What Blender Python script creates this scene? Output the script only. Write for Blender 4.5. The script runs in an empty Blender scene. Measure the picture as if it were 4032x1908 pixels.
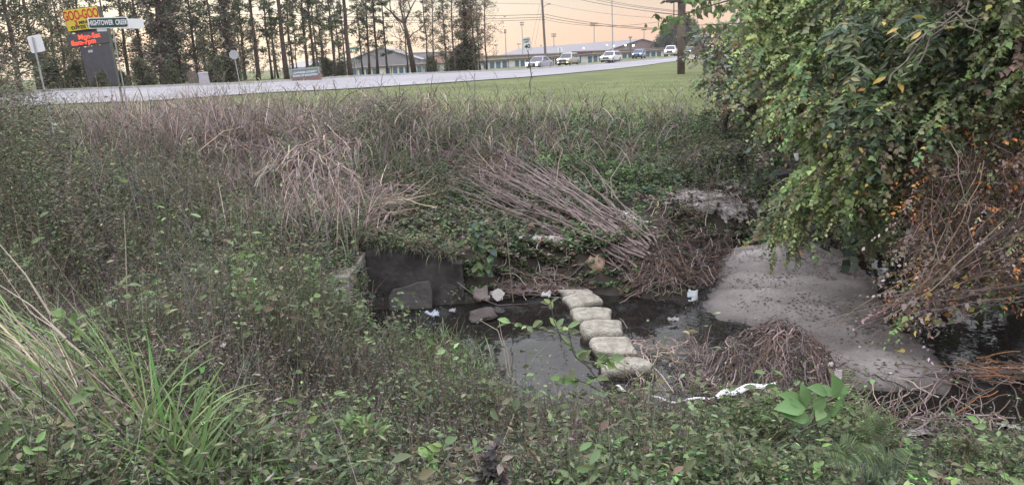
import bpy, math, random
import numpy as np
from mathutils import Matrix, Vector, Euler
R = math.radians
random.seed(11)
rng = np.random.default_rng(11)
SC = bpy.context.scene
COL = SC.collection

# ------------------------------------------------------------------ camera, sky, light, exposure
CAM_Z = 3.0
HAZE = .00025
F = 3165.0                       # focal length in photograph pixels (4032 wide)
PITCH, ROLL = 12.85, -2.2
cd = bpy.data.cameras.new('camera'); cam = bpy.data.objects.new('camera', cd); COL.objects.link(cam)
cd.sensor_width = 36.0; cd.lens = F / 4032 * 36.0; cd.clip_start = 0.05; cd.clip_end = 6000
CM = Matrix.Rotation(R(90 - PITCH), 4, 'X') @ Matrix.Rotation(R(ROLL), 4, 'Z')
cam.matrix_world = Matrix.Translation((0, 0, CAM_Z)) @ CM
SC.camera = cam
SC.view_settings.view_transform = 'Standard'; SC.view_settings.look = 'None'
SC.view_settings.gamma = 1.0; SC.view_settings.use_curve_mapping = False
SC.view_settings.exposure = 0.77

w = bpy.data.worlds.new('World'); SC.world = w; w.use_nodes = True
nt = w.node_tree; nt.nodes.clear()
def N(t, **k):
    n = nt.nodes.new(t)
    for a, b in k.items(): setattr(n, a, b)
    return n
SUN_AZ = -24.0      # degrees from +Y, negative is to the left; the sun has just gone down there
sky = N('ShaderNodeTexSky', sky_type='NISHITA', sun_disc=False)
sky.sun_elevation = R(1.5); sky.sun_rotation = R(SUN_AZ); sky.dust_density = 2.5; sky.ozone_density = 1.5
tc = N('ShaderNodeTexCoord'); nz = N('ShaderNodeVectorMath', operation='NORMALIZE'); nt.links.new(tc.outputs['Generated'], nz.inputs[0])
sx = N('ShaderNodeSeparateXYZ'); nt.links.new(nz.outputs[0], sx.inputs[0])
ramp = N('ShaderNodeValToRGB'); nt.links.new(sx.outputs['Z'], ramp.inputs[0])
cr = ramp.color_ramp; cr.elements[0].position = 0.0; cr.elements[0].color = (.74, .48, .335, 1)
cr.elements[1].position = 1.0; cr.elements[1].color = (2.50, 2.52, 2.78, 1)
for p, c in ((.03, (.74, .50, .35)), (.055, (.66, .52, .41)), (.085, (.56, .52, .48)), (.16, (.48, .46, .46)), (.30, (.66, .67, .72)), (.45, (1.5, 1.53, 1.6)), (.7, (2.25, 2.27, 2.48))):
    e = cr.elements.new(p); e.color = (*c, 1)
# warm cream glow round the place where the sun went down
dt = N('ShaderNodeVectorMath', operation='DOT_PRODUCT'); nt.links.new(nz.outputs[0], dt.inputs[0])
dt.inputs[1].default_value = (math.sin(R(SUN_AZ)), math.cos(R(SUN_AZ)), 0.0)
mr = N('ShaderNodeMapRange', clamp=True); nt.links.new(dt.outputs['Value'], mr.inputs[0])
mr.inputs[1].default_value = 0.82; mr.inputs[2].default_value = 1.0
pw = N('ShaderNodeMath', operation='POWER'); nt.links.new(mr.outputs[0], pw.inputs[0]); pw.inputs[1].default_value = 1.5
gl = N('ShaderNodeMix', data_type='RGBA', blend_type='ADD'); nt.links.new(pw.outputs[0], gl.inputs['Factor'])
nt.links.new(ramp.outputs[0], gl.inputs['A']); gl.inputs['B'].default_value = (.22, .31, .25, 1)
b1 = N('ShaderNodeBackground'); b2 = N('ShaderNodeBackground'); ad = N('ShaderNodeAddShader'); wo = N('ShaderNodeOutputWorld')
nt.links.new(sky.outputs[0], b1.inputs[0]); b1.inputs[1].default_value = 0.012
nt.links.new(gl.outputs['Result'], b2.inputs[0]); b2.inputs[1].default_value = 0.78
nt.links.new(b1.outputs[0], ad.inputs[0]); nt.links.new(b2.outputs[0], ad.inputs[1]); nt.links.new(ad.outputs[0], wo.inputs[0])
sd = bpy.data.lights.new('sun', 'SUN'); sd.energy = 0.35; sd.angle = R(25); sd.color = (1.0, .80, .62)
so = bpy.data.objects.new('sun', sd); COL.objects.link(so)
so.rotation_euler = Vector((-math.sin(R(SUN_AZ)), -math.cos(R(SUN_AZ)), -math.tan(R(14)))).to_track_quat('-Z', 'Y').to_euler()

# ------------------------------------------------------------------ pixels to points and back
M3 = np.array([[CM[i][j] for j in range(3)] for i in range(3)])
def ray(px, py):
    px, py = np.broadcast_arrays(np.asarray(px, float), np.asarray(py, float))
    v = np.stack([(px - 2016) / F, -(py - 954) / F, -np.ones_like(px)], -1) @ M3.T
    return v / np.linalg.norm(v, axis=-1, keepdims=True)
def at_z(px, py, z):
    r = ray(px, py); t = (z - CAM_Z) / r[..., 2]
    return r * t[..., None] + np.array([0, 0, CAM_Z])
def at_y(px, py, Y):
    r = ray(px, py); t = np.asarray(Y, float) / r[..., 1]
    return r * t[..., None] + np.array([0, 0, CAM_Z])
def proj(P):
    c = (np.asarray(P, float) - np.array([0, 0, CAM_Z])) @ M3
    d = np.maximum(-c[..., 2], 1e-3)
    return 2016 + F * c[..., 0] / d, 954 - F * c[..., 1] / d, d

# ------------------------------------------------------------------ value noise
_h = np.random.default_rng(5).random((256, 256))
def vn(x, y, s=1.0, o=0):
    x = np.asarray(x, float) * s + 17.3 * o + 1000; y = np.asarray(y, float) * s - 9.7 * o + 1000
    xi = np.floor(x).astype(int); yi = np.floor(y).astype(int); fx = x - xi; fy = y - yi
    fx = fx * fx * (3 - 2 * fx); fy = fy * fy * (3 - 2 * fy)
    a = _h[xi % 256, yi % 256]; b = _h[(xi + 1) % 256, yi % 256]; c = _h[xi % 256, (yi + 1) % 256]; d = _h[(xi + 1) % 256, (yi + 1) % 256]
    return (a * (1 - fx) + b * fx) * (1 - fy) + (c * (1 - fx) + d * fx) * fy
def fbm(x, y, s=1.0, o=0, n=3):
    return sum(vn(x, y, s * 2 ** k, o + k) / 2 ** k for k in range(n)) / sum(1 / 2 ** k for k in range(n))
def sm(x, a=0.0, b=1.0):
    t = np.clip((np.asarray(x, float) - a) / (b - a), 0, 1); return t * t * (3 - 2 * t)

# ------------------------------------------------------------------ terrain
PX_FAR = [(1445, 1222), (1700, 1205), (2000, 1180), (2230, 1150), (2500, 1172), (2700, 1185), (2775, 1110), (2800, 1005), (3000, 965), (3150, 940), (3300, 900), (3700, 880), (4300, 900), (4900, 930)]
PX_NEAR = [(1432, 1335), (1600, 1345), (1760, 1380), (1900, 1440), (2040, 1540), (2130, 1610), (2280, 1640), (2480, 1570), (2700, 1570), (3150, 1600), (3350, 1650), (3600, 1670), (3900, 1680), (4300, 1700), (4900, 1750)]
C_FAR = at_z(*np.array(PX_FAR, float).T, 0)[:, :2]
C_NEAR = at_z(*np.array(PX_NEAR, float).T, 0)[:, :2]
CHAN = np.vstack([C_FAR, C_NEAR[::-1]])
def seg_dist(X, Y, pts):
    d = np.full(np.shape(X), 1e9)
    for a, b in zip(pts[:-1], pts[1:]):
        v = b - a; t = np.clip(((X - a[0]) * v[0] + (Y - a[1]) * v[1]) / (v @ v), 0, 1)
        d = np.minimum(d, np.hypot(X - a[0] - t * v[0], Y - a[1] - t * v[1]))
    return d
def inside(X, Y, poly):
    r = np.zeros(np.shape(X), bool)
    for a, b in zip(poly, np.roll(poly, -1, 0)):
        c = ((a[1] > Y) != (b[1] > Y)) & (X < (b[0] - a[0]) * (Y - a[1]) / (b[1] - a[1] + 1e-12) + a[0])
        r ^= c
    return r
XW = C_FAR[0][0]                 # x of the culvert mouth
def H(X, Y):
    X = np.asarray(X, float); Y = np.asarray(Y, float); X, Y = np.broadcast_arrays(X, Y)
    dF = seg_dist(X, Y, C_FAR); dN = seg_dist(X, Y, C_NEAR)
    left = sm(-(X - XW), -.4, 0.2)
    n1 = fbm(X, Y, 0.9, 1) - .5; n2 = fbm(X, Y, 3.2, 4) - .5
    hf = 0.52 * sm(dF + n2 * .25, 0.0, .5 + .5 * sm(X, 0.5, 4)) + 0.22 * sm(dF, .3, 2.2) + 0.96 * sm(dF, 1.6, 8.6)
    hn = 0.14 * sm(dN, 0, .5) + 0.90 * sm(dN, .6, 5.6)
    hn = hn * (1 - left) + (0.72 * sm(dN, 0, .25) + 0.5 * sm(dN, .4, 4.5)) * left
    wf = dN / (dN + dF + 1e-9); wf = sm(wf, .25, .75)
    h = hn * (1 - wf) + hf * wf
    h = np.where(X < XW - .02, np.maximum(h, .70 + .25 * sm(XW - X, 0, 3)), h)
    h = h + n1 * .16 * sm(np.minimum(dF, dN), .2, 1.5) * (1 - sm(Y, 22, 30)) + n2 * .05 * (1 - sm(Y, 22, 30))
    ins = inside(X, Y, CHAN)
    h = np.where(ins, -0.34 * sm(np.minimum(dF, dN), 0, .35) - .03, h)
    plain = 1.7
    k = sm(Y, 17.5, 24); h = h * (1 - k) + plain * k
    ks = sm(np.abs(X), 14, 24); h = h * (1 - ks) + np.where(Y < 17, 1.55, h) * ks
    far = sm(Y, 70, 130)
    h = h + far * (-.1 + .68 * sm(X, 4, 34))
    y0_ = 108 + 82 * sm(X, 0, 34); q = sm(Y, y0_, y0_ + 55); h = h * (1 - q) + (.2 + .02 * np.clip(X, -70, 60)) * q
    h = h - 6 * sm(Y, 700, 3000)
    return h
_HG = None
def Hg(X, Y):
    """bilinear reading of the height grid (fast)"""
    global _HG
    if _HG is None:
        gx = np.arange(-18, 18.01, .08); gy = np.arange(0, 26.01, .08); _HG = H(*np.meshgrid(gx, gy))
    u = np.clip((np.asarray(X) + 18) / .08, 0, _HG.shape[1] - 1.001); v = np.clip(np.asarray(Y) / .08, 0, _HG.shape[0] - 1.001)
    i = u.astype(int); j = v.astype(int); a = u - i; b = v - j
    return (_HG[j, i] * (1 - a) + _HG[j, i + 1] * a) * (1 - b) + (_HG[j + 1, i] * (1 - a) + _HG[j + 1, i + 1] * a) * b
def hit(px, py, ymin=2.6, ymax=60.0):
    """first meeting of the pixel rays with the terrain"""
    r = ray(px, py); px = np.asarray(px, float); out = np.full(px.shape + (3,), np.nan); done = np.zeros(px.shape, bool)
    Y = ymin; Hh = Hg if ymax <= 26 else H
    while Y < ymax:
        t = Y / r[..., 1]; P = r * t[..., None]; P[..., 2] += CAM_Z
        c = (~done) & (P[..., 2] <= Hh(P[..., 0], P[..., 1]))
        out[c] = P[c]; done |= c
        Y *= 1.012
    return out
def hit1(px, py, **k):
    return hit(np.array([px], float), np.array([py], float), **k)[0]

# ------------------------------------------------------------------ materials
def mat(name, col=(.5, .5, .5), rough=.7, metal=0.0, noise=0.0, scale=8.0, col2=None, bump=0.0, bscale=40.0, emit=None, estr=0.0, spec=.5, coat=0.0, detail=6.0):
    m = bpy.data.materials.new(name); m.use_nodes = True; t = m.node_tree; b = t.nodes['Principled BSDF']
    b.inputs['Base Color'].default_value = (*col, 1); b.inputs['Roughness'].default_value = rough; b.inputs['Metallic'].default_value = metal
    b.inputs['Specular IOR Level'].default_value = spec; b.inputs['Coat Weight'].default_value = coat
    if emit: b.inputs['Emission Color'].default_value = (*emit, 1); b.inputs['Emission Strength'].default_value = estr
    if noise or col2 or bump:
        tcn = t.nodes.new('ShaderNodeTexCoord')
    if noise or col2:
        n = t.nodes.new('ShaderNodeTexNoise'); n.inputs['Scale'].default_value = scale; n.inputs['Detail'].default_value = detail; n.inputs['Roughness'].default_value = .65
        t.links.new(tcn.outputs['Object'], n.inputs['Vector'])
        r = t.nodes.new('ShaderNodeValToRGB'); t.links.new(n.outputs['Fac'], r.inputs[0])
        c2 = col2 or tuple(c * (1 - noise) for c in col); c1 = col if col2 else tuple(min(1, c * (1 + noise)) for c in col)
        r.color_ramp.elements[0].position = .35; r.color_ramp.elements[1].position = .65
        r.color_ramp.elements[0].color = (*c2, 1); r.color_ramp.elements[1].color = (*c1, 1)
        t.links.new(r.outputs[0], b.inputs['Base Color'])
    if bump:
        n = t.nodes.new('ShaderNodeTexNoise'); n.inputs['Scale'].default_value = bscale; n.inputs['Detail'].default_value = 8
        t.links.new(tcn.outputs['Object'], n.inputs['Vector'])
        bp = t.nodes.new('ShaderNodeBump'); bp.inputs['Strength'].default_value = bump; bp.inputs['Distance'].default_value = .03
        t.links.new(n.outputs['Fac'], bp.inputs['Height']); t.links.new(bp.outputs[0], b.inputs['Normal'])
    return m
def leaf_mat(name, trans=.3, rough=.55, spec=.3):
    m = bpy.data.materials.new(name); m.use_nodes = True; t = m.node_tree; b = t.nodes['Principled BSDF']
    a = t.nodes.new('ShaderNodeAttribute'); a.attribute_name = 'col'
    t.links.new(a.outputs['Color'], b.inputs['Base Color']); b.inputs['Roughness'].default_value = rough; b.inputs['Specular IOR Level'].default_value = spec
    tr = t.nodes.new('ShaderNodeBsdfTranslucent'); t.links.new(a.outputs['Color'], tr.inputs[0])
    mx = t.nodes.new('ShaderNodeMixShader'); mx.inputs[0].default_value = trans
    o = t.nodes['Material Output']; t.links.new(b.outputs[0], mx.inputs[1]); t.links.new(tr.outputs[0], mx.inputs[2]); t.links.new(mx.outputs[0], o.inputs[0])
    return m
MLEAF = leaf_mat('leaf'); MSTEM = leaf_mat('stem', 0.0, .8, .2)

# ------------------------------------------------------------------ object helpers
def tag(o, label=None, cat=None, group=None, kind=None):
    if label: o['label'] = label
    if cat: o['category'] = cat
    if group: o['group'] = group
    if kind: o['kind'] = kind
    return o
def thing(name, label, cat, loc=(0, 0, 0), rz=0.0, group=None):
    o = bpy.data.objects.new(name, None); COL.objects.link(o); o.empty_display_size = .2
    o.location = [float(v) for v in loc]; o.rotation_euler = (0, 0, rz)
    return tag(o, label, cat, group)
def link(name, me, parent=None, world=True, m=None):
    o = bpy.data.objects.new(name, me); COL.objects.link(o)
    if m: me.materials.append(m)
    if parent is not None:
        o.parent = parent
        if world:      # geometry was given in world space
            p = parent; mt = Matrix.Identity(4)
            while p is not None:
                mt = Matrix.Translation(p.location) @ p.rotation_euler.to_matrix().to_4x4() @ mt; p = p.parent
            me.transform(mt.inverted())
    return o
def np_mesh(name, V, Fc, m, parent=None, world=True, col=None, smooth=False):
    V = np.ascontiguousarray(V, np.float32).reshape(-1, 3); Fc = np.ascontiguousarray(Fc, np.int32); k = Fc.shape[1]
    me = bpy.data.meshes.new(name); me.vertices.add(len(V)); me.vertices.foreach_set('co', V.ravel())
    me.loops.add(Fc.size); me.loops.foreach_set('vertex_index', Fc.ravel())
    me.polygons.add(len(Fc)); me.polygons.foreach_set('loop_start', np.arange(0, Fc.size, k, dtype=np.int32))
    if smooth: me.polygons.foreach_set('use_smooth', np.ones(len(Fc), bool))
    me.update(calc_edges=True)
    if col is not None:
        a = me.color_attributes.new('col', 'FLOAT_COLOR', 'POINT')
        c = np.ones((len(V), 4), np.float32); c[:, :3] = col; a.data.foreach_set('color', c.ravel())
    return link(name, me, parent, world, m)
def copy_tree(o, parent=None):
    c = o.copy(); COL.objects.link(c)
    if parent is not None: c.parent = parent
    for ch in o.children: copy_tree(ch, c)
    return c

class MB:
    def __init__(s): s.v = []; s.f = []
    def add(s, vs, fs):
        n = len(s.v); s.v += [tuple(float(q) for q in p) for p in vs]; s.f += [tuple(i + n for i in f) for f in fs]; return s
    def box(s, c, d, rz=0.0, rot=None, taper=1.0):
        x, y, z = d[0] / 2, d[1] / 2, d[2] / 2; m = rot or Matrix.Rotation(rz, 3, 'Z')
        vs = [Vector((a * x * (taper if k > 0 else 1), b * y * (taper if k > 0 else 1), k * z)) for k in (-1, 1) for a, b in ((-1, -1), (1, -1), (1, 1), (-1, 1))]
        vs = [m @ v + Vector(c) for v in vs]
        return s.add(vs, [(3, 2, 1, 0), (4, 5, 6, 7), (0, 1, 5, 4), (1, 2, 6, 5), (2, 3, 7, 6), (3, 0, 4, 7)])
    def tube(s, pts, rad, n=6, cap=True):
        pts = [Vector(p) for p in pts]; k = len(pts); rad = [rad] * k if np.isscalar(rad) else list(rad)
        vs = []; fs = []
        for i, p in enumerate(pts):
            d = (pts[min(i + 1, k - 1)] - pts[max(i - 1, 0)]).normalized()
            a = d.orthogonal().normalized() if i == 0 else (a - d * a.dot(d)).normalized()
            b = d.cross(a)
            for j in range(n):
                t = 2 * math.pi * j / n; vs.append(p + (a * math.cos(t) + b * math.sin(t)) * rad[i])
        for i in range(k - 1):
            for j in range(n): fs.append((i * n + j, i * n + (j + 1) % n, (i + 1) * n + (j + 1) % n, (i + 1) * n + j))
        if cap: fs.append(tuple(range(n))[::-1]); fs.append(tuple((k - 1) * n + j for j in range(n)))
        return s.add(vs, fs)
    def prism(s, outline, depth, mtx):
        """outline in local xz, pushed along +y by depth"""
        n = len(outline); vs = [mtx @ Vector((x, 0, z)) for x, z in outline] + [mtx @ Vector((x, depth, z)) for x, z in outline]
        fs = [tuple(range(n)), tuple(range(n, 2 * n))[::-1]] + [(i, i + n, (i + 1) % n + n, (i + 1) % n) for i in range(n)]
        return s.add(vs, fs)
    def build(s, name, m, parent=None, world=False, smooth=False, bevel=0.0, col=None):
        me = bpy.data.meshes.new(name); me.from_pydata(s.v, [], s.f); me.update()
        if smooth:
            for p in me.polygons: p.use_smooth = True
        if col is not None:
            a = me.color_attributes.new('col', 'FLOAT_COLOR', 'POINT')
            a.data.foreach_set('color', np.tile(np.array([*col, 1.0], np.float32), len(me.vertices)))
        o = link(name, me, parent, world, m)
        if bevel:
            b = o.modifiers.new('bevel', 'BEVEL'); b.width = bevel; b.segments = 2; b.limit_method = 'ANGLE'
        return o
def text(name, body, size, m, parent, loc, rot=(R(90), 0, 0), sx=1.0, ext=.004, align='CENTER', shear=0.0, off=0.0, space=1.0):
    c = bpy.data.curves.new(name, 'FONT'); c.body = body; c.size = size; c.align_x = align; c.align_y = 'CENTER'; c.extrude = ext; c.offset = off; c.space_character = space; c.shear = shear
    o = bpy.data.objects.new(name, c); COL.objects.link(o); c.materials.append(m)
    me = bpy.data.meshes.new_from_object(o); bpy.data.objects.remove(o); o = bpy.data.objects.new(name, me); COL.objects.link(o)
    o.parent = parent; o.location = loc; o.rotation_euler = rot; o.scale = (sx, 1, 1)
    return o

# leaf batches --------------------------------------------------------
T_KITE = (np.array([(0, 0, 0), (.42, -.5, .0), (1, 0, -.06), (.5, 0, -.14), (.42, .5, .0)]), np.array([(0, 1, 2, 3), (0, 3, 2, 4)]))
T_LEAF = (np.array([(0, 0, 0), (.22, -.36, .02), (.22, 0, -.05), (.22, .36, .02), (.5, -.5, .02), (.5, 0, -.08), (.5, .5, .02), (.78, -.28, -.05), (.78, 0, -.12), (.78, .28, -.05), (1, -.01, -.22), (1, .01, -.22), (0, -.01, 0)]),
          np.array([(12, 1, 2, 0), (0, 2, 3, 0), (1, 4, 5, 2), (2, 5, 6, 3), (4, 7, 8, 5), (5, 8, 9, 6), (7, 10, 11, 8), (8, 11, 10, 9)]))
T_TALLOW = (np.array([(0, 0, 0), (.12, -.32, .02), (.34, -.5, .0), (.62, -.26, -.05), (1, 0, -.2), (.62, .26, -.05), (.34, .5, 0), (.12, .32, .02), (.34, 0, -.08), (.62, 0, -.12)]),
            np.array([(0, 1, 2, 8), (0, 8, 6, 7), (8, 2, 3, 9), (8, 9, 5, 6), (9, 3, 4, 4), (9, 4, 4, 5)]))
def tri_fix(t):
    V, Q = t; out = []
    for q in Q:
        q = [int(a) for a in q]
        for tr in ((q[0], q[1], q[2]), (q[0], q[2], q[3])):
            if len(set(tr)) == 3: out.append(tr)
    return V, np.array(out)
T_LEAF = tri_fix(T_LEAF); T_TALLOW = tri_fix(T_TALLOW)
def unit(v): return v / np.maximum(np.linalg.norm(v, axis=-1, keepdims=True), 1e-9)
def leaf_arrays(pos, ax, nr, L, W, col, tmpl=T_KITE):
    T, Q = tmpl; n = len(pos); ax = unit(ax); sd_ = unit(np.cross(nr, ax)); nr = np.cross(ax, sd_)
    L = np.broadcast_to(L, n)[:, None, None]; W = np.broadcast_to(W, n)[:, None, None]
    V = pos[:, None, :] + ax[:, None, :] * T[None, :, 0:1] * L + sd_[:, None, :] * T[None, :, 1:2] * W + nr[:, None, :] * T[None, :, 2:3] * L
    Fc = Q[None] + (np.arange(n) * len(T))[:, None, None]
    C = np.repeat(np.broadcast_to(col, (n, 3)), len(T), 0)
    return V.reshape(-1, 3), Fc.reshape(-1, Q.shape[1]), C
def blade_arrays(base, phi, a0, a1, Ln, Wd, col, ns=5, twist=None):
    """ribbons that leave the base at a0 from the vertical and end at a1, towards azimuth phi"""
    n = len(base); s = np.linspace(0, 1, ns + 1); mid = (s[1:] + s[:-1]) / 2
    a = a0[:, None] + (a1 - a0)[:, None] * mid[None] ** 1.3; st = (Ln / ns)[:, None]
    dx = np.cumsum(np.sin(a) * st, 1); dz = np.cumsum(np.cos(a) * st, 1)
    dx = np.concatenate([np.zeros((n, 1)), dx], 1); dz = np.concatenate([np.zeros((n, 1)), dz], 1)
    P = np.stack([base[:, None, 0] + dx * np.cos(phi)[:, None], base[:, None, 1] + dx * np.sin(phi)[:, None], base[:, None, 2] + dz], -1)
    tw = phi + math.pi / 2 + (np.random.default_rng(3).normal(0, .6, n) if twist is None else twist)
    wv = np.stack([np.cos(tw), np.sin(tw), np.zeros(n)], -1)
    wp = np.interp(s, [0, .3, .75, 1], [.75, 1, .7, .06])
    W = (Wd[:, None] * wp[None])[..., None] * wv[:, None, :] / 2
    V = np.stack([P - W, P + W], 2).reshape(-1, 3)
    k = np.arange(ns); q = np.stack([2 * k, 2 * k + 1, 2 * k + 3, 2 * k + 2], -1)
    Fc = (q[None] + (np.arange(n) * 2 * (ns + 1))[:, None, None]).reshape(-1, 4)
    C = np.repeat(col, 2 * (ns + 1), 0)
    return V, Fc, C
class Batch:
    def __init__(s): s.V = []; s.F = []; s.C = []; s.n = 0
    def add(s, V, Fc, C):
        if Fc.shape[1] == 4: Fc = np.concatenate([Fc[:, [0, 1, 2]], Fc[:, [0, 2, 3]]])
        s.V.append(V); s.F.append(Fc + s.n); s.C.append(C); s.n += len(V)
    def build(s, name, m=None, parent=None, world=True, smooth=False):
        return np_mesh(name, np.concatenate(s.V), np.concatenate(s.F), m or MLEAF, parent, world, np.concatenate(s.C), smooth)
def stuff(o, label, cat): return tag(o, label, cat, kind='stuff')
PAL = dict(gm=(.115, .150, .075), gd=(.058, .082, .052), gb=(.20, .30, .105), ol=(.175, .175, .100), br=(.170, .120, .092), pb=(.245, .195, .182),
           st=(.46, .39, .30), ps=(.39, .31, .285), gy=(.25, .245, .215), ty=(.27, .33, .135), tg=(.18, .255, .11), org=(.52, .23, .08), yl=(.58, .45, .13), dk=(.072, .064, .064), blg=(.095, .150, .11), vg=(.15, .33, .085), dp=(.180, .145, .138), gg=(.155, .220, .095))
def pick(names, w_, n, r=None, jit=.22):
    r = r or rng; w_ = np.array(w_, float); idx = r.choice(len(names), n, p=w_ / w_.sum()); c = np.array([PAL[k] for k in names])[idx]
    return np.clip(c * np.exp(r.normal(0, jit, (n, 1))) * np.exp(r.normal(0, .06, (n, 3))), 0, .9)
# ------------------------------------------------------------------ ground, water, sand bar, road
xs = np.concatenate([-np.geomspace(16, 2500, 60)[::-1], np.linspace(-15.8, 15.8, 300), np.geomspace(16, 2500, 60)])
ys = np.concatenate([[-60, -30, -15, -8, -4, -2], np.linspace(-1, 20, 240), np.geomspace(20.2, 3500, 110)])
GX, GY = np.meshgrid(xs, ys); GZ = H(GX, GY); nx, ny = len(xs), len(ys)
idx = np.arange(nx * ny).reshape(ny, nx)
Fc = np.stack([idx[:-1, :-1], idx[:-1, 1:], idx[1:, 1:], idx[1:, :-1]], -1).reshape(-1, 4)
lawn = sm(GY + (fbm(GX, GY, .8, 3) - .5) * 2, 17.5, 19.5).ravel()
soil = np.array((.050, .042, .036)); grn = np.array((.112, .130, .052))
c = soil * (1 - lawn[:, None]) + grn * lawn[:, None]
gmat = bpy.data.materials.new('ground'); gmat.use_nodes = True; t = gmat.node_tree; b = t.nodes['Principled BSDF']; b.inputs['Roughness'].default_value = .95; b.inputs['Specular IOR Level'].default_value = .15
a = t.nodes.new('ShaderNodeAttribute'); a.attribute_name = 'col'
n1 = t.nodes.new('ShaderNodeTexNoise'); n1.inputs['Scale'].default_value = .35; n1.inputs['Detail'].default_value = 10; n1.inputs['Roughness'].default_value = .7
g1 = t.nodes.new('ShaderNodeTexCoord'); t.links.new(g1.outputs['Object'], n1.inputs['Vector'])
r1 = t.nodes.new('ShaderNodeMapRange'); r1.inputs[1].default_value = .3; r1.inputs[2].default_value = .7; r1.inputs[3].default_value = .60; r1.inputs[4].default_value = 1.3; t.links.new(n1.outputs['Fac'], r1.inputs[0])
vm = t.nodes.new('ShaderNodeVectorMath'); vm.operation = 'SCALE'; t.links.new(a.outputs['Color'], vm.inputs[0]); t.links.new(r1.outputs[0], vm.inputs['Scale']); t.links.new(vm.outputs[0], b.inputs['Base Color'])
g = np_mesh('ground', np.stack([GX, GY, GZ], -1), Fc, gmat, col=c, smooth=True); tag(g, kind='structure')

wm = mat('creek_water', (.014, .012, .011), .035, spec=.5)
t = wm.node_tree; b = t.nodes['Principled BSDF']; b.inputs['IOR'].default_value = 1.33
tcn = t.nodes.new('ShaderNodeTexCoord'); n = t.nodes.new('ShaderNodeTexNoise'); n.inputs['Scale'].default_value = 2.6; n.inputs['Detail'].default_value = 3
t.links.new(tcn.outputs['Object'], n.inputs['Vector']); bp = t.nodes.new('ShaderNodeBump'); bp.inputs['Strength'].default_value = .12; bp.inputs['Distance'].default_value = .05
t.links.new(n.outputs['Fac'], bp.inputs['Height']); t.links.new(bp.outputs[0], b.inputs['Normal'])
n2 = t.nodes.new('ShaderNodeTexNoise'); n2.inputs['Scale'].default_value = 1.3; n2.inputs['Detail'].default_value = 7; n2.inputs['Roughness'].default_value = .7; t.links.new(tcn.outputs['Object'], n2.inputs['Vector'])
r2 = t.nodes.new('ShaderNodeValToRGB'); t.links.new(n2.outputs['Fac'], r2.inputs[0]); r2.color_ramp.elements[0].position = .52; r2.color_ramp.elements[0].color = (.014, .012, .011, 1); r2.color_ramp.elements[1].position = .72; r2.color_ramp.elements[1].color = (.055, .06, .062, 1)
t.links.new(r2.outputs[0], b.inputs['Base Color'])
wx, wy = np.meshgrid(np.linspace(-7, 16, 24), np.linspace(2.5, 22, 20)); i2 = np.arange(24 * 20).reshape(20, 24)
tag(np_mesh('creek_water', np.stack([wx, wy, 0 * wx], -1), np.stack([i2[:-1, :-1], i2[:-1, 1:], i2[1:, 1:], i2[1:, :-1]], -1).reshape(-1, 4), wm), kind='structure')

# sand bar
SB = at_z(*np.array([(2740, 1185), (2790, 1060), (2850, 985), (3010, 960), (3290, 950), (3400, 1020), (3470, 1120), (3530, 1245), (3700, 1400), (3800, 1475), (3760, 1545), (3560, 1560), (3330, 1545), (3200, 1420), (3120, 1340), (2900, 1290), (2800, 1262)], float).T, 0)[:, :2]
bx = np.arange(SB[:, 0].min() - .3, SB[:, 0].max() + .3, .035); by = np.arange(SB[:, 1].min() - .3, SB[:, 1].max() + .3, .035)
X, Y = np.meshgrid(bx, by); ins = inside(X, Y, SB); d = seg_dist(X, Y, np.vstack([SB, SB[:1]])); d = np.where(ins, d, -d) + (fbm(X, Y, 1.5, 61) - .5) * .32 + (fbm(X, Y, 6, 62) - .5) * .14
crest = sm(Y, SB[:, 1].max() - 2.2, SB[:, 1].max() - .7)
Z = -.07 + .11 * sm(d, -.15, .3) + (.07 + .17 * crest) * sm(d, .0, 1.1) + (fbm(X, Y, 1.1, 2) - .5) * .045 * sm(d, 0, .5) + (fbm(X, Y, 7, 3) - .5) * .035 + .012 * np.sin(9 * (Y + .5 * X) + 5 * fbm(X, Y, 1.2, 9)) * sm(d, .1, .6)
def sand_z(x, y):
    return float(Z[np.abs(by - y).argmin(), np.abs(bx - x).argmin()])
keep = (d[:-1, :-1] > -.2); i2 = np.arange(X.size).reshape(X.shape)
Fc = np.stack([i2[:-1, :-1], i2[:-1, 1:], i2[1:, 1:], i2[1:, :-1]], -1)[keep]
msand = mat('sand', (.40, .37, .35), .95, scale=1.1, col2=(.17, .148, .142), bump=.8, bscale=22, spec=.2, detail=14)
t = msand.node_tree; b = t.nodes['Principled BSDF']; tcn = t.nodes.new('ShaderNodeTexCoord'); sz_ = t.nodes.new('ShaderNodeSeparateXYZ'); t.links.new(tcn.outputs['Object'], sz_.inputs[0])      # damp sand near the waterline
nn = t.nodes.new('ShaderNodeTexNoise'); nn.inputs['Scale'].default_value = 2.2; nn.inputs['Detail'].default_value = 8; t.links.new(tcn.outputs['Object'], nn.inputs['Vector']); ma = t.nodes.new('ShaderNodeMath'); ma.operation = 'MULTIPLY_ADD'; t.links.new(nn.outputs['Fac'], ma.inputs[0]); ma.inputs[1].default_value = -.12; t.links.new(sz_.outputs['Z'], ma.inputs[2])
mr_ = t.nodes.new('ShaderNodeMapRange'); t.links.new(ma.outputs[0], mr_.inputs[0]); mr_.inputs[1].default_value = -.05; mr_.inputs[2].default_value = .07
mx_ = t.nodes.new('ShaderNodeMix'); mx_.data_type = 'RGBA'; src = b.inputs['Base Color'].links[0].from_socket; t.links.new(mr_.outputs[0], mx_.inputs['Factor']); mx_.inputs['A'].default_value = (.085, .072, .066, 1); t.links.new(src, mx_.inputs['B']); t.links.new(mx_.outputs['Result'], b.inputs['Base Color'])
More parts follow.
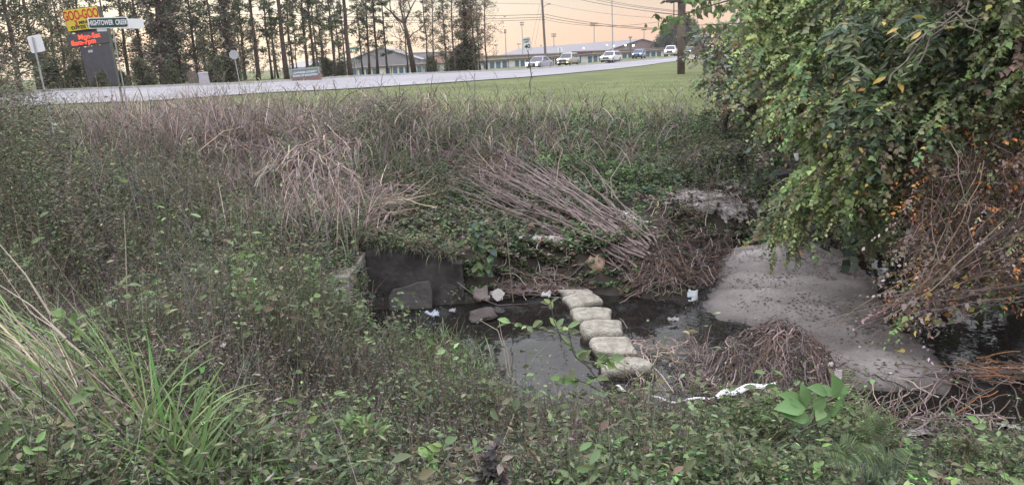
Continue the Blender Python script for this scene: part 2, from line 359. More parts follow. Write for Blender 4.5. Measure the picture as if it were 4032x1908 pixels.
mr2 = t.nodes.new('ShaderNodeMapRange'); t.links.new(ma.outputs[0], mr2.inputs[0]); mr2.inputs[1].default_value = -.05; mr2.inputs[2].default_value = .05; mr2.inputs[3].default_value = .35; mr2.inputs[4].default_value = .95; t.links.new(mr2.outputs[0], b.inputs['Roughness'])
tag(np_mesh('sand_bar', np.stack([X, Y, Z], -1), Fc, msand, smooth=True), kind='structure')

# road with a low kerb on its far side
RF = [(-300, 385), (200, 361), (600, 346), (925, 334), (1195, 319), (1400, 304), (1700, 292), (1900, 284), (2100, 275), (2200, 266), (2400, 250), (2640, 230), (2760, 219), (2900, 209)]
RN = [(-300, 455), (200, 415), (600, 401), (1050, 368), (1400, 351), (1700, 332), (2050, 308), (2200, 295), (2400, 276), (2600, 250), (2700, 238), (2800, 228), (2930, 216)]
def rpts(px): return hit(*np.array(px, float).T, ymin=30, ymax=330)[:, :2]
rf, rn = rpts(RF), rpts(RN)
rf = rf[np.isfinite(rf[:, 0])]; rn = rn[np.isfinite(rn[:, 0])]
def resample(p, n):
    s = np.r_[0, np.cumsum(np.linalg.norm(np.diff(p, axis=0), axis=1))]; q = np.linspace(0, s[-1], n)
    return np.stack([np.interp(q, s, p[:, 0]), np.interp(q, s, p[:, 1])], -1)
n_ = 160; rf = resample(rf, n_); rn = resample(rn, n_); k = np.linspace(0, 1, 9)
P = rn[:, None, :] * (1 - k[None, :, None]) + rf[:, None, :] * k[None, :, None]
Pz = np.stack([P[..., 0], P[..., 1], H(P[..., 0], P[..., 1]) + .05], -1); i2 = np.arange(n_ * 9).reshape(n_, 9)
mroad = mat('asphalt', (.235, .23, .245), .85, scale=.25, noise=.16, spec=.3, detail=9)
tag(np_mesh('road', Pz, np.stack([i2[:-1, :-1], i2[1:, :-1], i2[1:, 1:], i2[:-1, 1:]], -1).reshape(-1, 4), mroad, smooth=True), kind='structure')
def road_strip(name, t0, t1, lift, m, i0=0, i1=n_):
    a = rn * (1 - t0) + rf * t0; b_ = rn * (1 - t1) + rf * t1; a = a[i0:i1]; b_ = b_[i0:i1]; q = len(a)
    V = np.concatenate([np.c_[a, H(a[:, 0], a[:, 1]) + lift], np.c_[b_, H(b_[:, 0], b_[:, 1]) + lift]]); j = np.arange(q - 1)
    o = np_mesh(name, V, np.stack([j, j + 1, j + 1 + q, j + q], -1), m); tag(o, kind='structure')
road_strip('road_marking', .035, .045, .056, mat('faded_paint', (.42, .42, .42), .8, noise=.25, scale=3))
mk = mat('kerb_concrete', (.26, .25, .225), .9, noise=.2, scale=2)
s0 = rf; nrm = np.gradient(rf, axis=0); nrm = unit(np.stack([-nrm[:, 1], nrm[:, 0]], -1)); nrm *= np.sign((nrm * (rf - rn)).sum(1))[:, None]
s1 = rf + nrm * .5; z0 = H(s0[:, 0], s0[:, 1]) + .05
V = np.concatenate([np.c_[s0, z0 - .1], np.c_[s0 + nrm * .02, z0 + .16], np.c_[s1, z0 + .16], np.c_[s1, z0 - .1]]); j = np.arange(n_ - 1)
Fc = np.concatenate([np.stack([j + a * n_, j + 1 + a * n_, j + 1 + (a + 1) * n_, j + (a + 1) * n_], -1) for a in range(3)])
tag(np_mesh('kerb', V, Fc, mk), kind='structure')

# ------------------------------------------------------------------ culvert and wing wall
mc = mat('stained_concrete', (.09, .084, .08), .9, scale=2.6, col2=(.032, .029, .028), bump=.7, bscale=14, spec=.2, detail=12)
mc2 = mat('pale_concrete', (.25, .235, .205), .9, scale=5, col2=(.13, .115, .10), bump=.5, bscale=25)
pN, pF = C_NEAR[0], C_FAR[0]
t = thing('culvert', 'old concrete culvert mouth half buried in weeds left of the dark pool', 'culvert', (XW, (pN[1] + pF[1]) / 2, 0))
m_ = MB(); L0 = (pF[1] - pN[1]); ym = (pN[1] + pF[1]) / 2
m_.box((XW - .06, pN[1] - .05, .2), (.16, .30, .86)).box((XW - .06, pF[1] + .3, .27), (.16, .5, .86)).box((XW - .06, ym + .1, .62), (.16, L0 + .1, .2))
m_.build('headwall', mc2, t, world=True, bevel=.015)
m_ = MB(); m_.box((XW - 1.6, ym, -.28), (3.0, L0 + .2, .05)).box((XW - 3.05, ym, .1), (.06, L0 + .2, .8)).box((XW - 1.6, pN[1] + .02, .1), (2.9, .08, .8)).box((XW - 1.6, pF[1] + .04, .1), (2.9, .08, .8)).box((XW - 1.6, ym, .56), (2.9, L0 + .1, .06))
m_.build('barrel', mc, t, world=True)
wl = C_FAR[0] + np.array([.03, .02]); wr = at_z(1830, 1198, 0)[:2] + np.array([0, .02])
dv = wr - wl; ln = np.linalg.norm(dv); an = math.atan2(dv[1], dv[0])
t = thing('wing_wall', 'stained concrete wing wall behind the dark pool with weeds hanging over its top', 'wall', (*((wl + wr) / 2), 0), an)
V = []
for i in range(13):
    f = i / 12; top = .86 - .26 * f + .02 * math.sin(i * 2.1) - .10 * (f > .8)
    V += [(-ln / 2 + ln * f, 0, -.4), (-ln / 2 + ln * f, .10, top), (-ln / 2 + ln * f, .30, top), (-ln / 2 + ln * f, .30, -.4)]
fs = [(4 * i + a, 4 * i + 4 + a, 4 * i + 4 + (a + 1) % 4, 4 * i + (a + 1) % 4) for i in range(12) for a in range(4)] + [(0, 1, 2, 3), (51, 50, 49, 48)]
MB().add(V, fs).build('wall_face', mc, t)
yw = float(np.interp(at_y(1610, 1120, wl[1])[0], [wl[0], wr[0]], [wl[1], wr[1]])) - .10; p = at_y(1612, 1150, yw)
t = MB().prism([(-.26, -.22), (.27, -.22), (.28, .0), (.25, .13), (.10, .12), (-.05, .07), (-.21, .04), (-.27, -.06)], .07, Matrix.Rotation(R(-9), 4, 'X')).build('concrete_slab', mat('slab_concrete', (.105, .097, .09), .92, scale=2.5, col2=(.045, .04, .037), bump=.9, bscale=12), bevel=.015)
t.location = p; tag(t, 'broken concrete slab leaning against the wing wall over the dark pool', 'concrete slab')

# ------------------------------------------------------------------ stepping stones: cement filled bags
mst = mat('cement_bag', (.43, .40, .335), .93, scale=9, col2=(.22, .20, .165), bump=1.0, bscale=45, spec=.2, detail=12)
t = mst.node_tree; b = t.nodes['Principled BSDF']; tcn = t.nodes.new('ShaderNodeTexCoord'); sz_ = t.nodes.new('ShaderNodeSeparateXYZ'); t.links.new(tcn.outputs['Object'], sz_.inputs[0])     # wet, muddy band at the waterline
nn = t.nodes.new('ShaderNodeTexNoise'); nn.inputs['Scale'].default_value = 9; t.links.new(tcn.outputs['Object'], nn.inputs['Vector']); ma = t.nodes.new('ShaderNodeMath'); ma.operation = 'MULTIPLY_ADD'; t.links.new(nn.outputs['Fac'], ma.inputs[0]); ma.inputs[1].default_value = -.10; t.links.new(sz_.outputs['Z'], ma.inputs[2])
mr_ = t.nodes.new('ShaderNodeMapRange'); t.links.new(ma.outputs[0], mr_.inputs[0]); mr_.inputs[1].default_value = -.02; mr_.inputs[2].default_value = .035
mx_ = t.nodes.new('ShaderNodeMix'); mx_.data_type = 'RGBA'; src = b.inputs['Base Color'].links[0].from_socket; t.links.new(mr_.outputs[0], mx_.inputs['Factor']); mx_.inputs['A'].default_value = (.055, .046, .036, 1); t.links.new(src, mx_.inputs['B']); t.links.new(mx_.outputs['Result'], b.inputs['Base Color'])
def stone(cx, cy, wpx, dpx, lab, rz, hh):
    p = at_z(cx, cy, .06); sc = np.linalg.norm(p - np.array([0, 0, CAM_Z])) / F; wx_ = wpx * sc / 2; wy_ = dpx * sc / 2 * 2.55
    r = np.random.default_rng(int(cx)); nu, nv = 36, 18; V = []; sk_ = r.uniform(-.16, .16, 5)
    for j in range(nv + 1):
        ph = -math.pi / 2 + math.pi * j / nv
        for i in range(nu):
            th = 2 * math.pi * i / nu; e = .30
            f = lambda q, e_: math.copysign(abs(q) ** e_, q)
            x = f(math.cos(ph), .30) * f(math.cos(th), e); y = f(math.cos(ph), .30) * f(math.sin(th), e); z = f(math.sin(ph), .34)
            V.append([x * wx_ * (1 + sk_[0] * y) + sk_[1] * y * wy_, y * wy_ * (1 + sk_[2] * x), z * hh * (1 + sk_[3] * x + sk_[4] * y)])
    V = np.array(V); V[:, 2] += (vn(V[:, 0], V[:, 1], 7, int(cx)) - .5) * .045 + (vn(V[:, 0], V[:, 1], 25, int(cy)) - .5) * .012
    V[:, 0] += (vn(V[:, 1], V[:, 2], 9, 3 + int(cx)) - .5) * .07; V[:, 1] += (vn(V[:, 0], V[:, 2], 9, 5 + int(cx)) - .5) * .06
    Fc = [(j * nu + i, j * nu + (i + 1) % nu, (j + 1) * nu + (i + 1) % nu, (j + 1) * nu + i) for j in range(nv) for i in range(nu)]
    o = np_mesh('stepping_stone', V, Fc, mst, smooth=True); o.location = (p[0], p[1], .0); o.rotation_euler = (R(random.uniform(-3, 3)), R(random.uniform(-3, 3)), rz)
    tag(o, lab, 'stepping stone', 'stepping stones in a row across the creek')
stone(2268, 1152, 122, 34, 'farthest and smallest stepping stone, half covered by twigs at the far bank', R(6), .10)
stone(2297, 1190, 140, 42, 'second stepping stone from the far bank, pale smooth top just past the twig covered one', R(9), .13)
stone(2331, 1244, 156, 53, 'third stepping stone from the far bank, wide grey slab with a chipped right end', R(8), .135)
stone(2368, 1308, 162, 58, 'fourth stepping stone from the far bank, tallest and most rounded of the row', R(-4), .155)
stone(2418, 1374, 165, 56, 'fifth stepping stone from the far bank, partly behind the leafy plant tip', R(-2), .135)
stone(2462, 1442, 190, 62, 'nearest and widest stepping stone, its front edge under dry grass', R(3), .12)
# ------------------------------------------------------------------ weeds, dry grass and vines: nobody could count them
def screen_pts(n, x0=-500, x1=4532, y0=300, y1=2350, seed=1, ymax=24):
    r = np.random.default_rng(seed); u = r.uniform(x0, x1, n); v = r.uniform(y0, y1, n)
    P = hit(u, v, ymin=2.2, ymax=ymax); ok = np.isfinite(P[:, 0]) & (P[:, 2] > -.005)
    P, u, v = P[ok], u[ok], v[ok]; P[:, 2] = Hg(P[:, 0], P[:, 1])
    dN = seg_dist(P[:, 0], P[:, 1], C_NEAR); dF = seg_dist(P[:, 0], P[:, 1], C_FAR)
    return P, u, v, dN, dF
def rdir(n, r, zlo=-.2, zhi=.6):
    a = r.uniform(0, 2 * math.pi, n); z = r.uniform(zlo, zhi, n); q = np.sqrt(np.maximum(1 - z * z, .05))
    return np.stack([np.cos(a) * q, np.sin(a) * q, z], -1)
def upn(n, r, k=.6):
    v = r.normal(0, k, (n, 3)); v[:, 2] += 1; v[:, 1] -= .25; return unit(v)
def forbs(B, P, h, nl, L, colfn, r, spread=.35, tmpl=T_KITE, wr=(.34, .5), stemcol=None):
    """leafy weeds: nl leaves up a leaning stem"""
    n = len(P); az = r.uniform(0, 2 * math.pi, n); ln = r.uniform(0, spread, n)
    s = r.uniform(.25, 1.0, (n, nl)) ** .8
    q = P[:, None, :] + np.stack([np.cos(az), np.sin(az), np.zeros(n)], -1)[:, None, :] * (ln * h)[:, None, None] * (s ** 1.5)[..., None]
    q[..., 2] += h[:, None] * s; q[..., :2] += r.normal(0, .018, q[..., :2].shape) + r.normal(0, .12, (n, nl, 2)) * (h[:, None] * (1 - s * .6))[..., None] * .6
    q = q.reshape(-1, 3); m = len(q); ll = np.repeat(L, nl) * r.uniform(.6, 1.25, m)
    col = np.repeat(colfn(n), nl, 0) * np.exp(r.normal(0, .2, (m, 1)))
    B.add(*leaf_arrays(q, rdir(m, r, -.5, .6), upn(m, r, .8), ll, ll * r.uniform(*wr, m), np.clip(col, 0, .9), tmpl))
    sc_ = stemcol(n) if stemcol else colfn(n) * .8
    a0 = ln * .5; B.add(*blade_arrays(P, az, a0, a0 + ln, h * 1.02, np.full(n, .004), sc_, 3))
def zone_blend(u, v, pts):
    """soft ellipse mask in the picture: (cx, cy, rx, ry)"""
    m = np.zeros(len(u))
    for cx, cy, rx, ry in pts: m = np.maximum(m, 1 - sm(np.hypot((u - cx) / rx, (v - cy) / ry), .7, 1.15))
    return m

# A. near and left weeds
B = Batch(); r = np.random.default_rng(21)
P, u, v, dN, dF = screen_pts(62000, y0=420, seed=2)
near = (dN < dF) | (P[:, 0] < XW - .1)
near &= ~((P[:, 1] > 10.3) & (P[:, 0] > XW - .3)) & (P[:, 1] > 2.3)
pn = fbm(P[:, 0], P[:, 1], 1.1, 8); pm = fbm(P[:, 0], P[:, 1], 2.3, 11)
near &= r.random(len(P)) < .30 + 1.0 * sm(pn, .30, .5)
bare = zone_blend(u, v, [(3560, 1730, 190, 60), (3900, 1720, 120, 50), (3300, 1640, 60, 40), (2000, 1470, 60, 60), (2800, 1620, 300, 55)])
near &= r.random(len(P)) > bare * .93
near &= r.random(len(P)) > .72 * zone_blend(u, v, [(300, 1690, 420, 260), (640, 1830, 260, 200)])
near &= ~((dN < .25) & (r.random(len(P)) < .6))
P, u, v, dN, pn, pm = P[near], u[near], v[near], dN[near], pn[near], pm[near]
rightw = sm(u, 2300, 3000) * sm(v, 1450, 1700); leftg = zone_blend(u, v, [(120, 800, 330, 260), (80, 700, 200, 260), (1250, 1350, 320, 170), (1700, 1450, 300, 120)])
def mixcol(n_, g, seedr):
    """g: greenness 0..1 per plant"""
    c1 = pick(['gm', 'gg', 'ol', 'gd', 'vg'], [4, 2.4, 2, 2, .3], n_, seedr); c2 = pick(['br', 'dp', 'ol', 'gy', 'pb', 'gd', 'dk'], [4, 4, 3, 1, 1, 3, 1.5], n_, seedr)
    m = (seedr.random(n_) < g)[:, None]; return np.where(m, c1, c2)
pk = fbm(P[:, 0], P[:, 1], .55, 19, 2)
gness = np.clip(.36 + 2.3 * (pm - .46) + 1.6 * (pk - .47) + .65 * rightw + .5 * leftg, .05, .97)
hh = (.10 + .42 * pn + r.exponential(.09, len(P))) * (1 + .55 * sm(P[:, 0], -1.5, -4.5) * sm(P[:, 1], 5, 9)) * (1 - .35 * rightw)
hh *= .75 + .7 * sm(pm, .45, .7); hh *= .45 + .55 * sm(dN, 0, 1.2); hh *= 1 - .35 * sm(-P[:, 1], -4.2, -2.6)
forbs(B, P, hh, 9, r.uniform(.018, .042, len(P)) * (.75 + .7 * sm(pk, .40, .62)) * (1 + .35 * rightw), lambda n_: mixcol(n_, gness, r), r, wr=(.22, .5), spread=.7)
stuff(B.build('weeds'), 'dense low leafy weeds, green and grey brown, covering the near bank', 'weeds')
print('weeds', len(P))
# a layer of larger, brighter leaves here and there
B = Batch(); k = r.random(len(P)) < (.032 + .07 * rightw + .04 * leftg) * (.4 + 1.8 * sm(pm, .45, .6))
forbs(B, P[k], hh[k] * 1.12, 7, r.uniform(.05, .085, k.sum()), lambda n_: pick(['gg', 'gb', 'ol', 'gm', 'br'], [4, .9, 3, 4, 1], n_, r), r, tmpl=T_LEAF, wr=(.36, .55))
stuff(B.build('broadleaf_weeds'), 'broader brighter green leaves scattered through the near weeds', 'weeds')
# fine dry stems through the weeds
B = Batch(); k = np.repeat(np.arange(len(P)), 2); k = k[r.random(len(k)) < .46 - .3 * rightw[k]]; m = len(k)
q = P[k] + np.c_[r.normal(0, .08, (m, 2)), np.zeros(m)]; a0 = np.abs(r.normal(.25, .35, m))
B.add(*blade_arrays(q, r.uniform(0, 2 * math.pi, m), a0, a0 + r.normal(.35, .5, m), hh[k] * r.uniform(.7, 1.45, m), r.uniform(.002, .0055, m), pick(['br', 'pb', 'ps', 'gy', 'ol', 'dk', 'dp'], [4, 1.2, .5, .8, 2, 3.0, 4], m, r), 3))
stuff(B.build('dry_stems', MSTEM), 'fine dry brown stems tangled through the near weeds', 'dry stems')

# B. far bank: low green vines
B = Batch(); P, u, v, dN, dF = screen_pts(28000, x0=1300, y0=400, y1=1250, seed=4)
k = (P[:, 1] > 8.8) & (P[:, 0] > XW - .6) & (dF < dN) & (P[:, 1] < 19)
bare = zone_blend(u, v, [(2500, 900, 210, 80), (2780, 800, 180, 60), (2850, 860, 160, 60), (2160, 960, 90, 35), (2500, 1080, 330, 80), (1750, 1080, 230, 110)])
k &= r.random(len(P)) > bare * .88
pn = fbm(P[:, 0], P[:, 1], 1.3, 31); gpatch = zone_blend(u, v, [(2450, 640, 380, 110), (2250, 520, 350, 60), (2700, 560, 350, 90), (1800, 800, 160, 40), (2550, 740, 250, 60)])
k &= r.random(len(P)) < .30 + .5 * sm(pn, .3, .55) + .6 * gpatch
P, u, v, dF, pn, gp = P[k], u[k], v[k], dF[k], pn[k], gpatch[k]
gn = np.clip(.38 + .75 * gp + .5 * (pn - .5), .05, .98)
def farcol(n_):
    c1 = pick(['gm', 'gg', 'vg', 'blg'], [5, 2.6, .5, 1.2], n_, r) * (.72 + .28 * sm(u, 2000, 2300))[:, None]; c2 = pick(['br', 'pb', 'ol', 'gd', 'gm'], [3, 2, 3, 2, 3], n_, r)  # greens darkened towards the left: shade of the recess put into leaf colour
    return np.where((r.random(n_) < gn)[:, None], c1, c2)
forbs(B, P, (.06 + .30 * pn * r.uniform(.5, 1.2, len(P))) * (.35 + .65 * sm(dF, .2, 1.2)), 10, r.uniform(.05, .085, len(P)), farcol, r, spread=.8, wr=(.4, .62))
P2_, u2, v2, _, dF2 = screen_pts(26000, x0=1500, x1=3200, y0=430, y1=900, seed=14); g2 = zone_blend(u2, v2, [(2450, 640, 400, 120), (2300, 520, 350, 45), (2800, 580, 260, 90)]); k = (r.random(len(P2_)) < g2 * .55) & (P2_[:, 1] > 10.8); P2_ = P2_[k]; k2 = fbm(P2_[:, 0], P2_[:, 1], 1.7, 88)
forbs(B, P2_, .10 + .34 * k2, 9, r.uniform(.045, .08, len(P2_)), lambda n_: np.where((k2 > .5)[:, None], pick(['gm', 'gg', 'vg', 'blg'], [4, 4, 1.4, 1], n_, r), pick(['gm', 'gd', 'ol', 'gg'], [4, 3, 1.5, 1.5], n_, r)), r, spread=.8, wr=(.4, .6))
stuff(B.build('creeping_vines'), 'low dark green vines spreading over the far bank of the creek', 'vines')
print('vines', len(P))

# C. dry arching grass on the mound left of the sticks, and the weeds along the lawn edge
def grass(P, hh, wd, pal, wts, r, a0=(.05, .35), a1=(.9, 1.5), ns=5):
    m = len(P); A0 = np.abs(r.normal(a0[0], a0[1], m)); A1 = A0 + r.normal(a1[0], a1[1] * .4, m)
    return blade_arrays(P, r.uniform(0, 2 * math.pi, m), A0, A1, hh, wd, pick(pal, wts, m, r, .25), ns)
B = Batch(); P, u, v, dN, dF = screen_pts(75000, x0=-500, x1=3300, y0=380, y1=1150, seed=6, ymax=22)
mound = zone_blend(u, v, [(1020, 760, 420, 300), (800, 600, 480, 200), (1180, 560, 330, 110), (1500, 500, 330, 90), (400, 600, 420, 170), (1250, 880, 250, 170), (1560, 700, 140, 120), (1960, 560, 150, 120)])
ridge = sm(P[:, 1], 15.2, 17.2) * (1 - sm(P[:, 1], 19.0, 20.8))
pn = fbm(P[:, 0], P[:, 1], .9, 41)
pr = np.clip(mound * (.16 + .8 * sm(pn, .33, .6)), 0, 1) * .95
lf = 1 - sm(u, 1000, 1500); ridge = np.maximum(ridge, sm(P[:, 1], 13, 15) * lf * (1 - sm(P[:, 1], 19.6, 21)))
pr = np.maximum(pr, ridge * (.48 + .5 * lf) * (1 - .3 * sm(u, 1700, 3000)))
gz_ = zone_blend(u, v, [(2450, 620, 420, 130), (2250, 510, 350, 50), (2800, 560, 300, 100), (1750, 760, 130, 90), (1660, 620, 160, 70)])
k = (r.random(len(P)) < pr * (1 - .85 * gz_)) & (P[:, 1] > 7.0); P, u, v, pn, ridge = P[k], u[k], v[k], pn[k], ridge[k]
m = len(P); print('mound grass', m)
hh = r.uniform(.35, 1.0, m) * (.7 + .5 * pn) * (1 - .45 * ridge * sm(u, 1500, 2300)) * (1 + .55 * ridge * (1 - sm(u, 1000, 1500))); P = P + np.c_[r.normal(0, .1, (m, 2)), np.zeros(m)]
P[:, 2] = Hg(P[:, 0], P[:, 1]) - .02
mz = zone_blend(u, v, [(1060, 690, 330, 230), (1270, 890, 240, 150), (820, 580, 330, 120), (1560, 470, 150, 70), (560, 640, 200, 120)]) * sm(fbm(P[:, 0], P[:, 1], 1.2, 91), .26, .44)
z_ = r.random(m) < mz * .85 + .16
for kk, pal_, w_ in ((z_, ['pb', 'ps', 'st', 'br', 'dp'], [4.5, 4.6, 1.8, 1.8, 2]), (~z_, ['ol', 'gm', 'gg', 'br', 'dp', 'gd', 'gy'], [3, 3.4, 2, 1.6, 2, 3, .8])):
    B.add(*grass(P[kk], hh[kk] * (1.0 if pal_[0] == 'pb' else .78), r.uniform(.007, .022, kk.sum()), pal_, w_, r))
stuff(B.build('dry_grass'), 'tall dry pinkish brown grass arching over the mound and along the lawn edge', 'dry grass')
# leafy undergrowth below it
B = Batch(); k = r.random(m) < .55; q = P[k]; hq = hh[k] * .55
forbs(B, q, hq, 8, r.uniform(.045, .08, len(q)), lambda n_: pick(['gm', 'gd', 'ol', 'br', 'dp', 'dk'], [3, 4, 1.6, 2.4, 2, 1.5], n_, r), r, spread=.6, wr=(.25, .45))
stuff(B.build('undergrowth'), 'dark leafy undergrowth beneath the dry grass of the mound', 'undergrowth')
# darker bushy humps of weeds that rise above the lawn edge
B = Batch(); r9 = np.random.default_rng(909)
for cu, cY, n_, hh_, su, sy in ((1560, 16.0, 520, .95, 95, .7), (1120, 13.5, 420, .8, 120, .8), (1330, 14.5, 320, .75, 110, .7), (740, 11.5, 420, .85, 160, .9), (420, 10.5, 500, .95, 170, .8), (1950, 16.5, 260, .7, 150, .7), (2480, 16.0, 300, .6, 260, .8), (2850, 14.5, 420, .7, 150, 1.0), (1700, 13.0, 300, .5, 140, .8), (200, 9.0, 500, 1.1, 150, .8)):
    uu = cu + r9.normal(0, su, n_); YY = cY + r9.normal(0, sy, n_); Xs = YY * (uu - 2016) / F; q = np.stack([Xs, YY, Hg(Xs, YY)], -1); h_ = hh_ * np.exp(-.5 * ((uu - cu) / su / 1.6) ** 2) * r9.uniform(.6, 1.1, n_)
    forbs(B, q, h_, 22, r9.uniform(.03, .06, n_), lambda m_: pick(['gm', 'gd', 'ol', 'br', 'dp', 'gg'], [4, 4, 2, 2, 1.6, 2] if (cu > 1400 or cu < 500) else [3, 4, 2, 3, 3, .5], m_, r9), r9, spread=.55, wr=(.2, .4))
    kk = r9.random(n_) < (.25 if cu > 1400 else .5); B.add(*grass(q[kk], h_[kk] * 1.25, r9.uniform(.006, .014, kk.sum()), ['pb', 'dp', 'br', 'ps'], [2, 4, 3, 1.2], r9))
stuff(B.build('weed_humps'), 'dark bushy humps of tall weeds rising above the lawn edge', 'weeds')
# tall wispy stalks that stand up in front of the road
B = Batch(); n_ = 1300; uu = -300 + 3050 * r.random(n_) ** 1.35; YY = r.uniform(13.5, 19.5, n_); Xs = YY * (uu - 2016) / F * 1.0
base = np.stack([Xs, YY, Hg(Xs, YY)], -1); hs = r.uniform(.8, 1.5, n_) * (1 - .3 * sm(uu, 1500, 2600)) * (.75 + .5 * vn(Xs, YY, .6, 5)); a0 = np.abs(r.normal(.06, .14, n_))
B.add(*blade_arrays(base, r.uniform(0, 2 * math.pi, n_), a0, a0 + r.uniform(.1, 2.3, n_), hs, r.uniform(.009, .017, n_), pick(['pb', 'br', 'dp', 'ol', 'st', 'dk'], [2, 3, 4, 2, 1, 2.4], n_, r), 7))
for t_ in range(5):     # drooping leaf blades up each stalk
    k = r.random(n_) < .75; q = base[k].copy(); f = r.uniform(.2, .85, k.sum()); q[:, 2] += hs[k] * f * .93; mm = k.sum()
    a0 = r.uniform(.3, .8, mm); B.add(*blade_arrays(q, r.uniform(0, 2 * math.pi, mm), a0, a0 + r.uniform(.8, 1.9, mm), r.uniform(.25, .6, mm), r.uniform(.010, .022, mm), pick(['pb', 'br', 'dp', 'ol', 'st', 'dk'], [2, 3, 3, 3, 1.4, 2], mm, r), 5))
stuff(B.build('tall_stalks'), 'tall thin dry grass stalks standing up against the road', 'grass stalks')

# D. tall feathery weeds at the far left
B = Batch(); n_ = 1500; uu = r.uniform(-600, 900, n_); YY = r.uniform(6.8, 12.5, n_); Xs = YY * (uu - 2016) / F
base = np.stack([Xs, YY, Hg(Xs, YY)], -1); hs = (.40 + 1.95 * (1 - sm(uu, 60, 420))) * r.uniform(.65, 1.1, n_) * (.7 + .6 * vn(Xs, YY, 1.2, 3))
hs = np.minimum(hs, 3.0 + YY * (.022 * (1 - sm(uu, 60, 260)) - .03 * sm(uu, 240, 420)) - base[:, 2]) 
forbs(B, base, hs, 60, r.uniform(.03, .055, n_), lambda q_: pick(['gm', 'ol', 'gd', 'br', 'dp', 'gg'], [4, 3, 3, 3, 2, 1], q_, r), r, spread=.35, wr=(.16, .34))
stuff(B.build('feathery_weeds'), 'tall feathery grey green weeds at the far left edge', 'weeds')

# lawn blades along the near part of the lawn
B = Batch(); n_ = 30000; YY = 18.5 + 24 * r.random(n_) ** 1.7; Xs = r.uniform(-.75, .75, n_) * YY; base = np.stack([Xs, YY, np.full(n_, 1.69)], -1); base[:, 2] = np.where(YY < 25, Hg(Xs, YY), 1.69)
a0 = np.abs(r.normal(.2, .3, n_))
B.add(*blade_arrays(base, r.uniform(0, 6.28, n_), a0, a0 + .5, r.uniform(.05, .11, n_), r.uniform(.01, .02, n_), pick(['gg', 'gm', 'ol'], [4, 2, 3], n_, r), 2))
stuff(B.build('lawn_grass'), 'short mown green grass between the weeds and the road', 'grass')

# leaf litter and twigs on the sand bar and far bank
B = Batch(); n_ = 6500; qx = r.uniform(SB[:, 0].min(), SB[:, 0].max(), n_); qy = r.uniform(SB[:, 1].min(), SB[:, 1].max(), n_)
k = inside(qx, qy, SB) & (r.random(n_) < sm(fbm(qx, qy, 1.8, 77), .42, .62) + .06); qx, qy = qx[k], qy[k]
qz = np.array([sand_z(a, b_) for a, b_ in zip(qx, qy)]) + .008; m = len(qx); l = r.uniform(.012, .05, m)
B.add(*leaf_arrays(np.stack([qx, qy, qz], -1), rdir(m, r, -.05, .12), upn(m, r, .25), l, l * .5, pick(['dk', 'br', 'pb', 'st'], [6, 3, 1, .5], m, r)))
stuff(B.build('sand_litter'), 'dark twigs and dead leaves strewn over the sand bar', 'leaf litter')
# ------------------------------------------------------------------ trees and shrubs on the right
def in_px(u, v, poly): return inside(u, v, np.array(poly, float))
def px_cloud(n, poly, Yf, thick, r, bump=.5, seed=0):
    poly_ = np.array(poly, float); u = r.uniform(poly_[:, 0].min(), poly_[:, 0].max(), n * 3); v = r.uniform(poly_[:, 1].min(), poly_[:, 1].max(), n * 3)
    k = inside(u, v, poly_); u, v = u[k][:n], v[k][:n]
    Y = Yf(u, v) - bump * (fbm(u / 100, v / 100, .9, seed) - .5) * 2 + thick * r.random(len(u)) ** 1.6
    return at_y(u, v, Y), u, v
def sprays(B, P, nl, L, colfn, r, length=(.22, .55), aim=(-.45, -.6, -.30), wr=(.7, .95), tmpl=T_TALLOW, jit=.55, Bst=None, droop=.8, gain=1.12):
    """arching twigs with hanging leaves"""
    n = len(P); d = unit(np.array(aim)[None] + r.normal(0, jit, (n, 3)) * np.array([1, 1, .5])); d[:, 2] += .25; d = unit(d)
    ln = r.uniform(*length, n); s = np.linspace(.08, 1, nl)[None] + r.uniform(-.03, .03, (n, nl))
    q = P[:, None, :] + d[:, None, :] * (ln[:, None] * s)[..., None]; q[..., 2] -= .38 * ln[:, None] * s ** 2
    side = unit(np.cross(d, [0, 0, 1.0])); sg = np.where(np.arange(nl) % 2 == 0, 1, -1)[None, :, None]
    ax = d[:, None, :] * .45 + side[:, None, :] * sg * .75 + r.normal(0, .3, (n, nl, 3)); ax[..., 2] -= droop * r.uniform(.2, 1, (n, nl))
    nr = np.zeros((n, nl, 3)); nr[..., 2] = .75; nr[..., 1] = -.55; nr += r.normal(0, .35, nr.shape)
    q = q.reshape(-1, 3); m = len(q); l = np.repeat(L, nl) * r.uniform(.65, 1.15, m)
    col = np.repeat(colfn(n), nl, 0) * np.exp(r.normal(0, .2, (m, 1))) * np.exp(r.normal(0, .05, (m, 3)))
    odd = r.random(m) < .012; col[odd] = pick(['org', 'yl'], [1, 2], odd.sum(), r)
    B.add(*leaf_arrays(q, ax.reshape(-1, 3), nr.reshape(-1, 3), l, l * r.uniform(*wr, m), np.clip(col * gain, 0, .9), tmpl))
    if Bst is not None:
        for i in range(n):
            if i % 3 == 0:
                k = np.linspace(0, 1, 4); pts = P[i] + d[i] * (ln[i] * k)[:, None]; pts[:, 2] -= .38 * ln[i] * k ** 2
                Bst.tube(pts, [.007, .005, .004, .002], 4, cap=False)
mbark = mat('bark', (.11, .09, .075), .9, scale=9, col2=(.05, .042, .037), bump=.8, bscale=30)
def limb_tree(t, trunk, limbs, m=mbark):
    MB().tube(trunk, list(np.linspace(trunk_r[0], trunk_r[1], len(trunk))), 10).build('trunk', m, t, world=True, smooth=True)
    for L_ in limbs: MB().tube(L_[0], list(np.linspace(L_[1], L_[2], len(L_[0]))), 7).build('limb', m, t, world=True, smooth=True)
